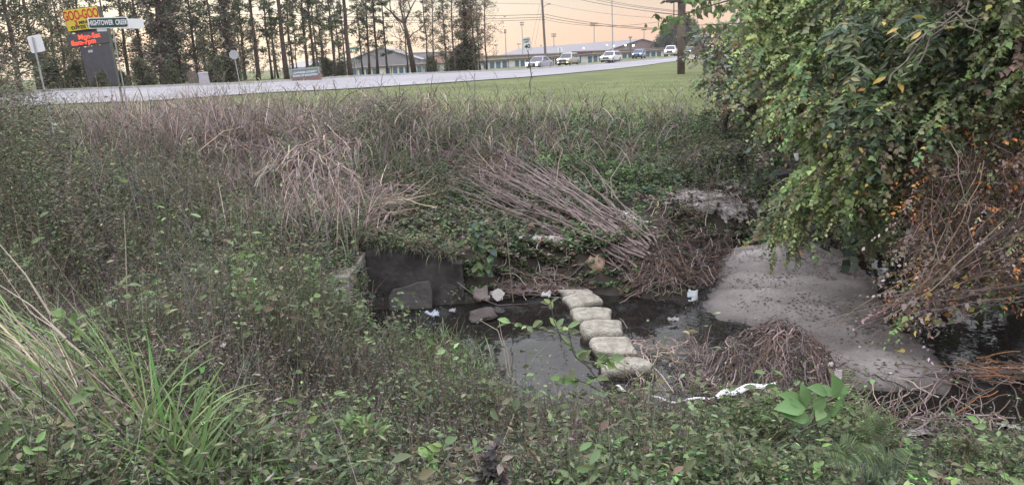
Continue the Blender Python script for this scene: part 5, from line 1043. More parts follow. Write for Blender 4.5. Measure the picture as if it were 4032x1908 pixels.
for i, a in enumerate([(2470, 885, 130, 40), (2760, 790, 220, 50), (2800, 860, 150, 45), (2150, 958, 95, 25), (3290, 1645, 50, 18), (3560, 1735, 170, 32), (3990, 1690, 90, 36), (2900, 740, 120, 20)]): patch(*a, 300 + i)
# rubble
mrub = mat('pale_rubble', (.52, .50, .49), .95, scale=7, col2=(.24, .22, .21), bump=.6)
def rock(name, lab, cat, u, v, wpx, hr, m_, group=None, seed=0, emb=.3):
    p = surf1(u, v); sc = np.linalg.norm(p - np.array([0, 0, CAM_Z])) / F * wpx / 2; r = np.random.default_rng(seed + int(u)); nu, nv = 14, 9; V = []
    for j in range(nv + 1):
        ph = -math.pi / 2 + math.pi * j / nv
        for i in range(nu): th = 2 * math.pi * i / nu; V.append([math.cos(ph) * math.cos(th), math.cos(ph) * math.sin(th), math.sin(ph)])
    V = np.array(V); V *= (1 + .7 * (vn(V[:, 0] * 2 + V[:, 2], V[:, 1] * 2 - V[:, 2], 1.3, int(u)) - .5) + .3 * (vn(V[:, 0] * 5, V[:, 1] * 5 + V[:, 2] * 4, 1.5, int(v)) - .5))[:, None]; V *= np.array([sc, sc * .7, sc * hr])
    Fc = [(j * nu + i, j * nu + (i + 1) % nu, (j + 1) * nu + (i + 1) % nu, (j + 1) * nu + i) for j in range(nv) for i in range(nu)]
    o = np_mesh(name, V, Fc, m_); o.location = (p[0], p[1], p[2] + sc * hr * (1 - emb)); o.rotation_euler = (0, 0, r.uniform(0, 3)); tag(o, lab, cat, group); return o
G2 = 'pale rubble lumps on the far bank'
rock('rubble', 'pale crumbly lump left of its twin below the stick bundle', 'rubble', 2112, 962, 75, .5, mrub, G2); rock('rubble', 'pale crumbly lump right of its twin below the stick bundle', 'rubble', 2205, 955, 60, .45, mrub, G2)
rock('rubble', 'white rubble lump right of the middle of the stick bundle', 'rubble', 2450, 868, 60, .45, mrub, G2); rock('rubble', 'white rubble lump at the lower edge of the sandy patch beside the sticks', 'rubble', 2510, 905, 70, .4, mrub, G2); rock('rubble', 'white rubble lump under the drooping light green tree', 'rubble', 2745, 835, 55, .5, mrub, G2)
rock('mud_clump', 'dark brown mud clump in the water beside the grass tuft', 'mud', 1905, 1372, 150, .22, mat('wet_mud', (.06, .048, .043), .8, noise=.3, scale=8, bump=.8), seed=4, emb=.5)
rock('rock', 'small pale rock beside the culvert top among the weeds', 'rock', 1325, 1150, 28, .7, mrub, seed=5)
# litter
def scrap(name, lab, cat, u, v, wpx, col, aspect=.7, lift=.02, p=None, tilt=.5):
    p = surf1(u, v) if p is None else np.array(p); sc = np.linalg.norm(p - np.array([0, 0, CAM_Z])) / F * wpx; r = np.random.default_rng(int(u) * 3 + int(v)); g = np.linspace(-.5, .5, 8); X, Y = np.meshgrid(g, g)
    Zz = (vn(X, Y, 5, int(u)) - .5) * .7 + (vn(X, Y, 11, int(v)) - .5) * .3; k = (np.hypot(X, Y) + (vn(X, Y, 6, int(u + v)) - .5) * .4 < .58)
    X = X + r.normal(0, .03, X.shape); V = np.stack([X * sc, Y * sc * aspect * np.cos(tilt) - Zz * 0, Zz * sc * .5 + Y * sc * aspect * np.sin(tilt)], -1).reshape(-1, 3)
    i2 = np.arange(64).reshape(8, 8); F_ = np.stack([i2[:-1, :-1], i2[:-1, 1:], i2[1:, 1:], i2[1:, :-1]], -1)[k[:-1, :-1]]
    V[:, 2] -= V[:, 2].min() * .6; o = np_mesh(name, V, F_, mat(name, col, .6, noise=.15, scale=30)); o.location = (p[0], p[1] - .02, p[2] + lift); o.rotation_euler = (0, 0, r.uniform(-.6, .6))
    s_ = o.modifiers.new('thickness', 'SOLIDIFY'); s_.thickness = .003; return tag(o, lab, cat)
wz = lambda u, v, z=.02: at_z(u, v, z)
scrap('plastic_bag', 'crumpled pale blue bag floating in the dark pool by the wing wall', 'litter', 1702, 1240, 52, (0.26, 0.29, 0.34), p=wz(1702, 1245))
scrap('litter', 'small pale wrapper in the dark pool right of the floating bag', 'litter', 1782, 1222, 26, (0.21, 0.19, 0.19), p=wz(1782, 1228))
scrap('cloth', 'pinkish grey rag at the foot of the wing wall', 'litter', 1895, 1160, 60, (0.15, 0.12, 0.11), p=wz(1895, 1178, .05), aspect=1.0, tilt=1.0)
scrap('litter', 'white torn scrap lying right of the pinkish rag', 'litter', 1955, 1165, 62, (0.31, 0.29, 0.27), p=wz(1955, 1175, .04))
scrap('litter', 'white scrap caught in twigs left of the farthest stepping stone', 'litter', 2150, 1162, 40, (0.32, 0.31, 0.29), p=wz(2150, 1168, .04))
scrap('litter', 'white and blue scrap at the water edge under the right bank', 'litter', 2725, 1172, 40, (0.37, 0.40, 0.41), p=wz(2725, 1180, .05), aspect=1.1, tilt=1.1)
scrap('litter', 'white scrap on the green vines of the far bank', 'litter', 2606, 640, 30, (0.38, 0.38, 0.38), lift=.12, tilt=1.0)
scrap('dead_leaf', 'large curled tan leaf on the bank below the sticks', 'leaf', 2345, 1055, 70, (0.26, 0.17, 0.12), p=at_y(2345, 1060, 10.25), tilt=1.1, aspect=.8)
scrap('litter', 'white crumpled paper in the weeds at the lower right', 'litter', 2930, 1850, 50, (0.41, 0.42, 0.45), lift=.16, tilt=.9)
scrap('litter', 'torn paper scrap in the weeds left of the culvert', 'litter', 1300, 1300, 60, (0.31, 0.30, 0.29), lift=.10, tilt=.9)
scrap('litter', 'dull brown scrap below the torn paper left of the culvert', 'litter', 1285, 1345, 66, (0.14, 0.11, 0.10), lift=.08, tilt=.7)
scrap('litter', 'pale scrap in the weeds just below the culvert edge', 'litter', 1410, 1385, 46, (0.29, 0.27, 0.27), lift=.10, tilt=.9)
scrap('litter', 'small white scrap in the weeds at the lower left middle', 'litter', 900, 1505, 22, (0.45, 0.43, 0.40), lift=.26, tilt=1.0)
scrap('litter', 'white tag hanging in the lower leaves of the light green tree', 'litter', 3133, 635, 20, (0.46, 0.46, 0.47), p=at_y(3133, 635, 8.2), tilt=1.3, aspect=1.4)
scrap('floating_debris', 'pale flotsam on the water right of the third stepping stone', 'litter', 2650, 1262, 46, (0.22, 0.21, 0.20), p=wz(2650, 1265), tilt=.1)

# generic surface hugging strands
def surf_strands(B, n_, boxA, boxB, r, pal, w_, lift=(.01, .12), wd=(.004, .010), sag=(0, .12), ns=8, wob=.022):
    a = surf(r.uniform(boxA[0], boxA[2], n_), r.uniform(boxA[1], boxA[3], n_)); b_ = surf(r.uniform(boxB[0], boxB[2], n_), r.uniform(boxB[1], boxB[3], n_)); k = np.isfinite(a[:, 0]) & np.isfinite(b_[:, 0]); a, b_ = a[k], b_[k]; n_ = len(a)
    b_ = a + (b_ - a) * r.uniform(.15, .8, (n_, 1)) + r.normal(0, .12, (n_, 3)) * np.array([1, 1, .3])
    s = np.linspace(0, 1, ns + 1)[None, :, None]; P = a[:, None] + (b_ - a)[:, None] * s; P[..., 2] += r.uniform(*sag, n_)[:, None] * 4 * (s * (1 - s))[..., 0]; P += np.cumsum(r.normal(0, wob, P.shape), 1)
    P[..., 2] = np.maximum(P[..., 2], np.maximum(Hg(P[..., 0], P[..., 1]), 0) + .01) + r.uniform(*lift, n_)[:, None]
    wv = unit(np.cross(np.gradient(P, axis=1), unit(P - np.array([0, 0, CAM_Z])))); W = wv * (r.uniform(*wd, n_)[:, None, None] / 2); W2 = np.cross(unit(np.gradient(P, axis=1)), W)
    q = np.arange(ns); quad = np.stack([2 * q, 2 * q + 1, 2 * q + 3, 2 * q + 2], -1); c = np.repeat(pick(pal, w_, n_, r), 2 * (ns + 1), 0)
    for WW in (W, W2): B.add(np.stack([P - WW, P + WW], 2).reshape(-1, 3), (quad[None] + (np.arange(n_) * 2 * (ns + 1))[:, None, None]).reshape(-1, 4), c)
r = np.random.default_rng(404)
B = Batch()
surf_strands(B, 640, (2430, 930, 2900, 1120), (2350, 980, 2880, 1185), r, ['br', 'pb', 'ps', 'dk'], [4, 4, 1.6, 2])
surf_strands(B, 150, (2560, 720, 3020, 900), (2500, 760, 2980, 980), r, ['ps', 'pb', 'st', 'br'], [4, 3, 1.5, 3])
surf_strands(B, 200, (2500, 1100, 2860, 1180), (2450, 1120, 2800, 1200), r, ['br', 'pb', 'dk'], [4, 3, 2], wd=(.004, .012))
surf_strands(B, 160, (1950, 1120, 2250, 1200), (2050, 1130, 2420, 1190), r, ['br', 'pb', 'ps'], [3, 4, 2])
stuff(B.build('dead_roots', MSTEM), 'brown dead roots and stems tangled over the far bank', 'roots')
B = Batch()
for bxA, bxB, n9 in (((760, 520, 1300, 760), (860, 560, 1500, 860), 750), ((1000, 640, 1450, 900), (1080, 560, 1500, 880), 550), ((500, 470, 900, 620), (560, 480, 1100, 660), 320), ((1350, 470, 1750, 560), (1400, 480, 1800, 600), 200)):
    surf_strands(B, n9, bxA, bxB, r, ['ps', 'pb', 'st', 'gy', 'dp'], [4, 4, 1.6, 1.5, 2], lift=(.15, .60), wd=(.006, .014), sag=(0, .3), wob=.022)
surf_strands(B, 330, (1180, 820, 1560, 960), (1300, 700, 1760, 900), r, ['ps', 'pb', 'st', 'gy'], [4, 4, 2, 3], lift=(.05, .35), wd=(.006, .014))
surf_strands(B, 200, (1750, 600, 2000, 760), (1950, 640, 2150, 800), r, ['ps', 'pb', 'gy', 'br'], [3, 4, 2, 3], lift=(.05, .25))
surf_strands(B, 36, (1400, 880, 1500, 915), (1650, 810, 1760, 850), r, ['st', 'ps'], [3, 1], lift=(.15, .3), wd=(.007, .014), wob=.004)
stuff(B.build('fallen_straw', MSTEM), 'fallen dry straw lying over the bank between mound and sticks', 'straw')
B = Batch(); surf_strands(B, 90, (2450, 1510, 2750, 1590), (2450, 1510, 2850, 1600), r, ['st', 'ps', 'br', 'pb'], [2, 3, 3, 3], lift=(.02, .12)); surf_strands(B, 160, (3350, 1620, 3950, 1760), (3380, 1600, 3980, 1740), r, ['br', 'pb', 'dk', 'ps'], [4, 3, 2, 1.5], lift=(.01, .1))
surf_strands(B, 160, (3740, 1610, 4100, 1680), (3800, 1600, 4150, 1660), r, ['org', 'br', 'ps'], [.3, 4, 2], lift=(.01, .12))
stuff(B.build('shore_straw', MSTEM), 'dry straw and twigs washed up along the near water edge', 'straw')
# plants draping over the wing wall
B = Batch(); n_ = 520; f_ = r.random(n_); q = np.array([wl[0], wl[1], 0]) + np.outer(f_, [wr[0] - wl[0], wr[1] - wl[1], 0]); q[:, 2] = .82 - .28 * f_; q[:, 1] += r.uniform(.0, .45, n_); q[:, 0] += r.normal(0, .03, n_)
q[:, 2] = np.maximum(q[:, 2] * (q[:, 0] < wr[0] - .1), Hg(q[:, 0], q[:, 1])) ; hang = r.random(n_) < .35
B.add(*blade_arrays(q, np.where(hang, -math.pi / 2, r.uniform(0, 6.28, n_)) + r.normal(0, .5, n_), np.abs(r.normal(.7, .3, n_)), np.where(hang, 2.9, 1.7) + r.normal(0, .2, n_), r.uniform(.10, .38, n_), r.uniform(.005, .012, n_), pick(['gm', 'gd', 'ol', 'dp', 'gd', 'br'], [3, 3, 3, 2, 2, 2], n_, r), 6))
forbs(B, q[::2], r.uniform(.08, .25, len(q[::2])), 9, r.uniform(.03, .06, len(q[::2])), lambda m: pick(['gm', 'gd', 'ol', 'gg', 'br'], [3, 3, 2, 2, 2], m, r), r, spread=1.2)
stuff(B.build('hanging_grass'), 'grass and small leaves hanging over the top of the wing wall', 'grass')
# a leafy screen that grows over the right part of the wall
# stick bundle
mcane = mat('cane', (.26, .20, .185), .85, scale=5, col2=(.11, .082, .075), bump=.3); t = thing('stick_bundle', 'large fan of cut brown sticks lying across the far bank', 'sticks', at_y(2560, 1070, 10.2))
for i in range(96):
    f = (i + r.random()) / 96; w_ = r.normal(0, 1)
    ub = 2500 + 85 * f + r.normal(0, 12); vb = 1090 - 50 * f + r.normal(0, 10); pb_ = surf1(ub - 60 * r.random() ** 2, vb - 45 * r.random() ** 2) + np.array([0, -.05, .05 + .22 * r.random()])
    ut = 1800 + 270 * f + r.normal(0, 45) + 160 * (r.random() < .15); vt = 800 - 220 * f + r.normal(0, 28); pt = surf1(ut, vt + 30) + np.array([0, -.1, .10 + .30 * r.random()])
    if r.random() < .25: pt = pb_ + (pt - pb_) * r.uniform(.55, .8)
    P = arc(pb_, pt, r.uniform(-.06, .12), 9, r, .025); P[:, 2] = np.maximum(P[:, 2], Hg(P[:, 0], P[:, 1]) + .03)
    P[-1] += r.normal(0, .1, 3) * np.array([1, 1, .6]); r0 = r.uniform(.006, .017); c_ = MB().tube(P, list(np.linspace(r0, r0 * .35, 9)), 6)
    for _ in range(2 if f > .1 else 1):      # side twigs towards the tip
        j = r.integers(4, 8); d = unit(P[j + 1] - P[j]); e = P[j] + d * r.uniform(.15, .45) + r.normal(0, .13, 3) * np.array([1, 1, 1.2]); e[2] = max(e[2], float(Hg(e[0], e[1])) + .02)
        c_.tube([P[j], (P[j] + e) / 2 + r.normal(0, .03, 3), e], [r0 * .45, r0 * .35, r0 * .15], 4, cap=False)
    c_.build('cane', mcane, t, world=True)
def twig(lab, pts, Y, r0, m_=mcane, name='twig', cat='twig', group='lone twigs standing at the creek'):
    P = np.array([at_y(u, v, Y + (0 if len(q_) < 3 else q_[2])) for q_ in pts for u, v in [q_[:2]]]); n = len(P)
    return tag(MB().tube(P, list(np.linspace(r0, r0 * .3, n)), 6).build(name, m_), lab, cat, group)
mpt = mat('straw_stalk', (.42, .36, .29), .85, noise=.15, scale=20)
twig('curving bare twig standing up right of the stick bundle top', [(2410, 780), (2405, 700), (2440, 650), (2470, 600)], 11.6, .009, mpt); twig('wavy upright twig above the middle of the stick bundle', [(2190, 730), (2200, 640), (2215, 590), (2190, 560), (2180, 545)], 11.9, .009, mpt); twig('thin wavy twig left of the wavy upright one', [(1950, 680), (1880, 600), (1850, 550)], 11.9, .008, mpt)
twig('pale twig leaning out of the water right of the fourth stone', [(2495, 1370), (2480, 1310), (2455, 1265), (2440, 1252)], 8.6, .009, mpt); twig('short pale twig in the water right of the leaning one', [(2500, 1362), (2508, 1320)], 8.5, .006, mpt)
twig('gnarled root bent down from the bank into the water', [(2560, 960), (2595, 1010), (2620, 1060), (2640, 1110), (2640, 1195)], 10.1, .016, mbark); twig('pale root forked at the waterline of the right bank', [(2560, 1110), (2552, 1150), (2555, 1198)], 10.0, .012, mpt)
twig('long thin twig arching from the wing wall foot', [(1800, 1110), (1880, 1170), (1960, 1200), (2080, 1195)], 9.6, .007, mcane)
twig('pair leaning dead stalk left of the leafy plant', [(2000, 1480), (1985, 1380), (1960, 1300), (1890, 1260)], 7.2, .008, mpt); twig('dead forked stalk beside the mud clump', [(2010, 1480), (2000, 1400), (1975, 1320), (1965, 1260)], 7.3, .007, mpt)
twig('tall straw stalk at the left with tiny dry leaves', [(512, 1560), (508, 1350), (500, 1150), (495, 980), (488, 830)], 5.2, .006, mpt, 'dry_stalk', 'stalk', 'dry stalks leaning at the left'); twig('long straw stalk crossing the left picture edge', [(200, 1240), (100, 1080), (-20, 940)], 4.0, .006, mpt, 'dry_stalk', 'stalk', 'dry stalks leaning at the left'); twig('darker straw stalk below the long one at the left edge', [(260, 1330), (120, 1200), (-20, 1110)], 3.8, .005, mpt, 'dry_stalk', 'stalk', 'dry stalks leaning at the left')
twig('second thin straw stalk just right of the edge crossing one', [(330, 1400), (210, 1290), (120, 1230), (-10, 1040)], 3.7, .004, mpt, 'dry_stalk', 'stalk', 'dry stalks leaning at the left')
# heap of dead vines
hc = at_z(3040, 1505, 0); hc = np.array([hc[0], hc[1], 0]); t = thing('vine_heap', 'tangled heap of dead brown vines at the near edge of the sand bar', 'debris heap', hc)
g = np.linspace(-1, 1, 34); X, Y = np.meshgrid(g, g); d = np.hypot(X, Y); RX, RY, RH = .56, .48, .44
Zm = RH * np.sqrt(np.clip(1 - d ** 2.2, 0, 1)) * (.45 + .95 * fbm(X, Y, 1.9, 70)) - .02; i2 = np.arange(X.size).reshape(X.shape); F_ = np.stack([i2[:-1, :-1], i2[:-1, 1:], i2[1:, 1:], i2[1:, :-1]], -1)[(d < 1.05)[:-1, :-1]]
np_mesh('soil_core', np.stack([X * RX * .92, Y * RY * .92, Zm * .86], -1), F_, mat('dark_soil', (.055, .043, .04), .95, noise=.3, scale=15, bump=.7), t, world=False, smooth=True)
B = Batch(); n_ = 1150; ns = 9; a = r.uniform(0, 2 * math.pi, n_); rr = np.sqrt(r.random(n_)) * 1.0; hd = r.uniform(0, 2 * math.pi, n_); turn = r.normal(0, .6, n_); st_ = r.uniform(.03, .075, n_)
p = np.stack([np.cos(a) * rr, np.sin(a) * rr], -1); path = [p]
for k in range(ns): hd = hd + turn + r.normal(0, .65, n_); p = p + np.stack([np.cos(hd), np.sin(hd)], -1) * (st_ / .55)[:, None]; path.append(p)
P2 = np.stack(path, 1); dd = np.linalg.norm(P2, axis=-1); zz = RH * np.sqrt(np.clip(1 - dd ** 2.2, 0, 1)) * (.45 + .95 * fbm(P2[..., 0], P2[..., 1], 1.9, 70)) - .02; zz = np.maximum(zz, .01) + (r.uniform(0, .05, n_) + .10 * (r.random(n_) < .12))[:, None] + r.normal(0, .018, zz.shape)
P3 = np.stack([P2[..., 0] * RX, P2[..., 1] * RY, zz], -1) + hc; wv = unit(np.cross(np.gradient(P3, axis=1), unit(P3 - np.array([0, 0, CAM_Z])))); W = wv * (r.uniform(.004, .011, n_)[:, None, None] / 2); W2 = np.cross(unit(np.gradient(P3, axis=1)), W)
q = np.arange(ns); quad = np.stack([2 * q, 2 * q + 1, 2 * q + 3, 2 * q + 2], -1); c = np.repeat(pick(['br', 'pb', 'ps', 'dp', 'dk'], [4, 2, 1.2, 4, 2.5], n_, r), 2 * (ns + 1), 0)
for WW in (W, W2): B.add(np.stack([P3 - WW, P3 + WW], 2).reshape(-1, 3), (quad[None] + (np.arange(n_) * 2 * (ns + 1))[:, None, None]).reshape(-1, 4), c)
n_ = 260; k = r.integers(0, len(P3), n_); q = P3[k, r.integers(0, 9, n_)] + r.normal(0, .02, (n_, 3)); B.add(*leaf_arrays(q, rdir(n_, r), rdir(n_, r), r.uniform(.02, .05, n_), .018, pick(['br', 'pb', 'ps'], [3, 3, 2], n_, r)))
o = B.build('dead_vines', MSTEM, t); o['kind'] = 'stuff'
B = Batch(); n_ = 300; 
for uA, vA, uB, vB, m in ((2700, 1330, 2820, 1540, 150), (2650, 1420, 2780, 1560, 110)):
    ua = r.uniform(uA, uB, m); va = r.uniform(vA, vB, m); q = at_z(ua, va, .0); q[:, 2] = np.maximum(Hg(q[:, 0], q[:, 1]), -.01); a0 = np.abs(r.normal(.2, .3, m)); B.add(*blade_arrays(q, r.uniform(0, 6.28, m), a0, a0 + r.uniform(.5, 2.2, m), r.uniform(.12, .35, m), r.uniform(.004, .007, m), pick(['br', 'pb', 'ps', 'dk'], [3, 4, 2, 2], m, r), 7))
B.build('loose_stems', MSTEM, t)['kind'] = 'stuff'
scrap('dead_leaf', 'upper white curled dead leaf on the vine heap', 'leaf', 3158, 1415, 22, (.36, .33, .31), p=hc + np.array([.36, -.40, .30]), tilt=1.2); scrap('dead_leaf', 'lower white curled dead leaf on the vine heap', 'leaf', 3182, 1440, 28, (.34, .30, .29), p=hc + np.array([.42, -.42, .20]), tilt=1.3, aspect=1.2)
# white strip
def ribbon(name, lab, cat, pts, wd_, col):
    P = np.array([at_z(u, v, z) for u, v, z in pts]); k = np.linspace(0, len(P) - 1, 30); P = np.stack([np.interp(k, np.arange(len(P)), P[:, j]) for j in range(3)], -1); P[:, 2] += .012 * np.sin(k * 5); g_ = unit(np.gradient(P, axis=0)); sd_ = unit(np.cross(g_, [0, 0, 1])); W = sd_ * (np.interp(k, np.linspace(0, k[-1], len(wd_)), wd_) / 2)[:, None]; W[:, 2] += W[:, 1] * .6
    V = np.stack([P - W, P + W], 1).reshape(-1, 3); q = np.arange(29); o = np_mesh(name, V, np.stack([2 * q, 2 * q + 1, 2 * q + 3, 2 * q + 2], -1), mat(name, col, .6, noise=.12, scale=20)); s_ = o.modifiers.new('thickness', 'SOLIDIFY'); s_.thickness = .006; tag(o, lab, cat)
ribbon('plastic_strip', 'long white strip lying below the vine heap', 'strip', [(2560, 1560, .16), (2650, 1578, .17), (2800, 1566, .18), (2860, 1546, .20), (2940, 1526, .22), (3055, 1508, .24)], [.012, .016, .02, .055, .05, .03], (.66, .65, .66))
ribbon('plastic_strip', 'short white strip in the dry grass left of the long one', 'strip', [(2425, 1515, .08), (2460, 1535, .08), (2500, 1560, .08)], [.02, .03, .012], (.52, .51, .50))
scrap('cardboard', 'flat brown piece of cardboard under the right end of the long white strip', 'litter', 3030, 1545, 70, (.30, .24, .21), p=at_z(3030, 1555, .08), tilt=.5)

# leafy individuals
def plant(name, lab, cat, Y, stems, L, pal, wts, seed, nl=12, wr=(.4, .5), tmpl=T_LEAF, rad=.006, m=None, drp=.3, stemcol=(.16, .14, .09), pairs=False, group=None):
    """stems: lists of (u, v) picture points at depth Y; leaves grow along each"""
    r = np.random.default_rng(seed); b0 = at_y(stems[0][0][0], stems[0][0][1], Y); t = thing(name, lab, cat, b0, 0, group); mb = MB(); B = Batch()
    for si, s_ in enumerate(stems):
        Yv = Y + (0 if si == 0 else r.normal(0, .05)); P = np.array([at_y(u, v, Yv) for u, v in s_]); kk = np.linspace(0, len(P) - 1, 8); P = np.stack([np.interp(kk, np.arange(len(P)), P[:, j]) for j in range(3)], -1)
        if si == 0: P[0, 2] = min(P[0, 2], float(Hg(P[0, 0], P[0, 1])) - .02)
        mb.tube(P, list(np.linspace(rad, rad * .35, 8)), 6, cap=False); s = r.uniform(.25, 1.0, nl) ** .8; s[-2:] = 1.0; q = np.stack([np.interp(s * 7, np.arange(8), P[:, j]) for j in range(3)], -1)
        d = unit(P[-1] - P[0]); a = r.uniform(0, 2 * math.pi, nl); ax = np.stack([np.cos(a), np.sin(a) * .8 - .1, r.uniform(-drp, .5, nl)], -1) + d * .5; nr = r.normal(0, .35, (nl, 3)); nr[:, 2] += .7; nr[:, 1] -= .5
        l = L * r.uniform(.55, 1.15, nl); B.add(*leaf_arrays(q, ax, nr, l, l * r.uniform(*wr, nl), pick(pal, wts, nl, r, .15), tmpl))
    mb.build('stem', mat('stem', stemcol, .8, noise=.2, scale=20), t, world=True, smooth=True); B.build('leaves', m, t); return t
GP = ['gb', 'gg', 'tg']
plant('leafy_sapling', 'leafy sapling leaning left in front of the stepping stones', 'plant', 5.6, [[(2560, 1850), (2450, 1650), (2330, 1450), (2190, 1310), (2168, 1190)], [(2330, 1450), (2260, 1400), (2235, 1290)], [(2190, 1310), (2110, 1290), (2010, 1270)], [(2400, 1560), (2300, 1500), (2210, 1490)], [(2300, 1420), (2380, 1430), (2400, 1410)], [(2450, 1650), (2350, 1610), (2290, 1640)]], .105, ['gg', 'gb', 'gm', 'ty'], [3, 3, 1.5, 1], 31, nl=13, wr=(.40, .55), stemcol=(.09, .075, .07), rad=.009)
plant('willow_sprout', 'little sprout with narrow leaves standing in the water before the heap', 'plant', 8.0, [[(2570, 1450), (2575, 1400), (2620, 1345), (2632, 1310)]], .07, ['gg', 'gm'], [3, 1], 33, nl=16, wr=(.2, .3))
plant('hanging_vine', 'bright leafy vine trailing down over the wing wall', 'vine', 9.75, [[(2010, 830), (1960, 900), (1920, 960), (1900, 1080)], [(1960, 900), (1870, 960), (1880, 1060)], [(1990, 860), (1900, 890), (1830, 950)], [(1940, 930), (1930, 1000), (1915, 1070)], [(1920, 850), (1880, 880), (1870, 960)]], .12, ['blg', 'gm', 'gg'], [2, 3, 2], 35, nl=26, wr=(.5, .7), drp=.8)
plant('weed', 'bright narrow leaved weed at the lower middle left', 'plant', 3.9, [[(1470, 1800), (1410, 1700), (1360, 1660)], [(1440, 1750), (1460, 1690), (1400, 1640)], [(1470, 1790), (1500, 1700), (1440, 1660)]], .085, ['gg', 'gb', 'tg'], [3, 2, 1], 37, nl=15, wr=(.2, .3)); plant('weed', 'weed with broad pale green leaves left of the dark dead plant', 'plant', 3.75, [[(1740, 1870), (1730, 1790), (1750, 1740)], [(1740, 1870), (1690, 1820), (1680, 1800)]], .075, ['gb', 'gg'], [2, 3], 38, nl=7, wr=(.5, .7))
plant('weed', 'yellowing weed with curled pale leaves at the lower left', 'plant', 4.3, [[(980, 1780), (960, 1680), (900, 1580)], [(980, 1780), (1010, 1650), (1000, 1580)], [(970, 1740), (1060, 1700), (1090, 1720)]], .085, ['ty', 'st', 'gg', 'ol'], [3, 1, 2, 2], 39, nl=12, wr=(.35, .5)); plant('weed', 'light green seedling above the grass clump at the left', 'plant', 4.2, [[(255, 1400), (250, 1300), (245, 1240)], [(255, 1380), (290, 1330), (300, 1260)]], .075, ['gg', 'gb'], [2, 3], 41, nl=7, wr=(.5, .7))
plant('goldenrod', 'tall feathery green weed in the middle of the left weeds', 'plant', 5.9, [[(950, 1280), (940, 1180), (930, 1060)], [(960, 1280), (990, 1180), (1000, 1110)], [(950, 1280), (900, 1200), (910, 1140)]], .06, ['gg', 'gb', 'tg'], [3, 1.5, 2], 43, nl=40, wr=(.22, .32)); plant('weed', 'green weed with a drooping tip in the centre of the lower left', 'plant', 4.6, [[(620, 1620), (640, 1540), (650, 1480)], [(620, 1600), (580, 1540), (560, 1530)]], .07, ['gm', 'gg', 'blg'], [3, 2, 2], 44, nl=12, wr=(.3, .45))
for i, (u, v, lab) in enumerate(((2750, 1640, 'bright leafy weed just under the long white strip'), (2640, 1750, 'leafy weed below the white strip, left of the pale patch'), (3080, 1820, 'broad leaved weed at the lower right, below the big leaved plant'), (3900, 1860, 'broad leaved weed in the lower right corner'), (3760, 1840, 'long leaved weed left of the corner weed'), (2480, 1900, 'broad leaved weed at the bottom edge right of the dead plant'), (1480, 1880, 'small leafy weed at the bottom edge left of the dead plant'))):
    plant('weed', lab, 'plant', float(surf1(u, min(v + 60, 2200))[1]), [[(u, v + 60), (u - 10, v), (u - 20, v - 50)], [(u, v + 50), (u + 40, v), (u + 50, v - 30)], [(u, v + 50), (u - 60, v + 10), (u - 80, v - 10)]], .085, ['gg', 'gb', 'tg', 'ty'], [3, 2, 2, .6], 50 + i, nl=10, wr=(.4, .55))
plant('dead_weed', 'dark brown withered plant at the bottom centre edge', 'plant', 3.35, [[(1940, 1980), (1940, 1880), (1950, 1760)], [(1940, 1960), (1900, 1880), (1910, 1800)], [(1940, 1960), (1980, 1880), (1975, 1810)], [(1940, 1960), (1950, 1900), (1930, 1840)]], .06, ['dk', 'br', 'pb'], [5, 2, .7], 60, nl=44, wr=(.4, .6), drp=1.2, stemcol=(.06, .05, .05))
# big leaved plant
t = thing('broadleaf_plant', 'plant with a rosette of very large smooth light green leaves', 'plant', at_y(3200, 1680, 5.0)); B = Batch(); mb = MB(); r = np.random.default_rng(5)
LL = [(345, 610, 130, 600), (345, 600, 165, 495), (352, 600, 325, 420), (585, 525, 420, 425), (590, 520, 580, 372), (600, 520, 687, 432), (505, 510, 405, 662), (575, 610, 627, 545), (530, 670, 598, 615), (380, 690, 183, 648), (545, 655, 440, 742), (400, 700, 255, 722), (520, 500, 385, 440), (480, 620, 440, 690), (600, 560, 660, 520)]
T_BIG = (np.array([(0, 0, 0)] + [(a_, s_ * w__, .10 * abs(s_) * w__ * 2 - .28 * a_ ** 2 * .5) for a_, w__ in ((.12, .18), (.28, .38), (.45, .5), (.62, .44), (.8, .26), (.92, .11)) for s_ in (-1, 0, 1)] + [(1, 0, -.15)]), None)
fq = [(0, 1, 2), (0, 2, 3)] + [q for i in range(5) for q in ((1 + 3 * i, 4 + 3 * i, 5 + 3 * i), (1 + 3 * i, 5 + 3 * i, 2 + 3 * i), (2 + 3 * i, 5 + 3 * i, 6 + 3 * i), (2 + 3 * i, 6 + 3 * i, 3 + 3 * i))] + [(16, 19, 17), (17, 19, 18)]
T_BIG = (T_BIG[0], np.array(fq))
for i, (a, b_, c_, d_) in enumerate(LL):
    p0 = at_y(3000 + a / 2, 1300 + b_ / 2, 5.0 + r.normal(0, .03)); p1 = at_y(3000 + c_ / 2, 1300 + d_ / 2, 4.95 + r.normal(0, .05)); l = np.linalg.norm(p1 - p0) * 1.05; nr = np.array([r.normal(0, .25), -.75, .8])
    col = np.array([PAL['gb'] if i not in (11, 13) else PAL['ty']]) * np.array([[.85, .98, 1.1]]) * np.exp(r.normal(0, .08)); B.add(*leaf_arrays(p0[None], (p1 - p0)[None], nr[None], l, l * (.52 if i != 1 else .42), col, T_BIG))
    mb.tube([at_y(3215, 1660, 5.05), at_y(3215 + (a / 2 - 215) * .4, 1600 + (b_ / 2 - 300) * .3, 5.05), p0], [.007, .005, .003], 5, cap=False)
B.build('leaves', None, t, smooth=True); mb.tube([at_y(3235, 1760, 5.1), at_y(3225, 1700, 5.08), at_y(3215, 1660, 5.05)], [.011, .009, .008], 6); mb.build('stem', mat('green_stem', (.14, .19, .08), .6), t, world=True)
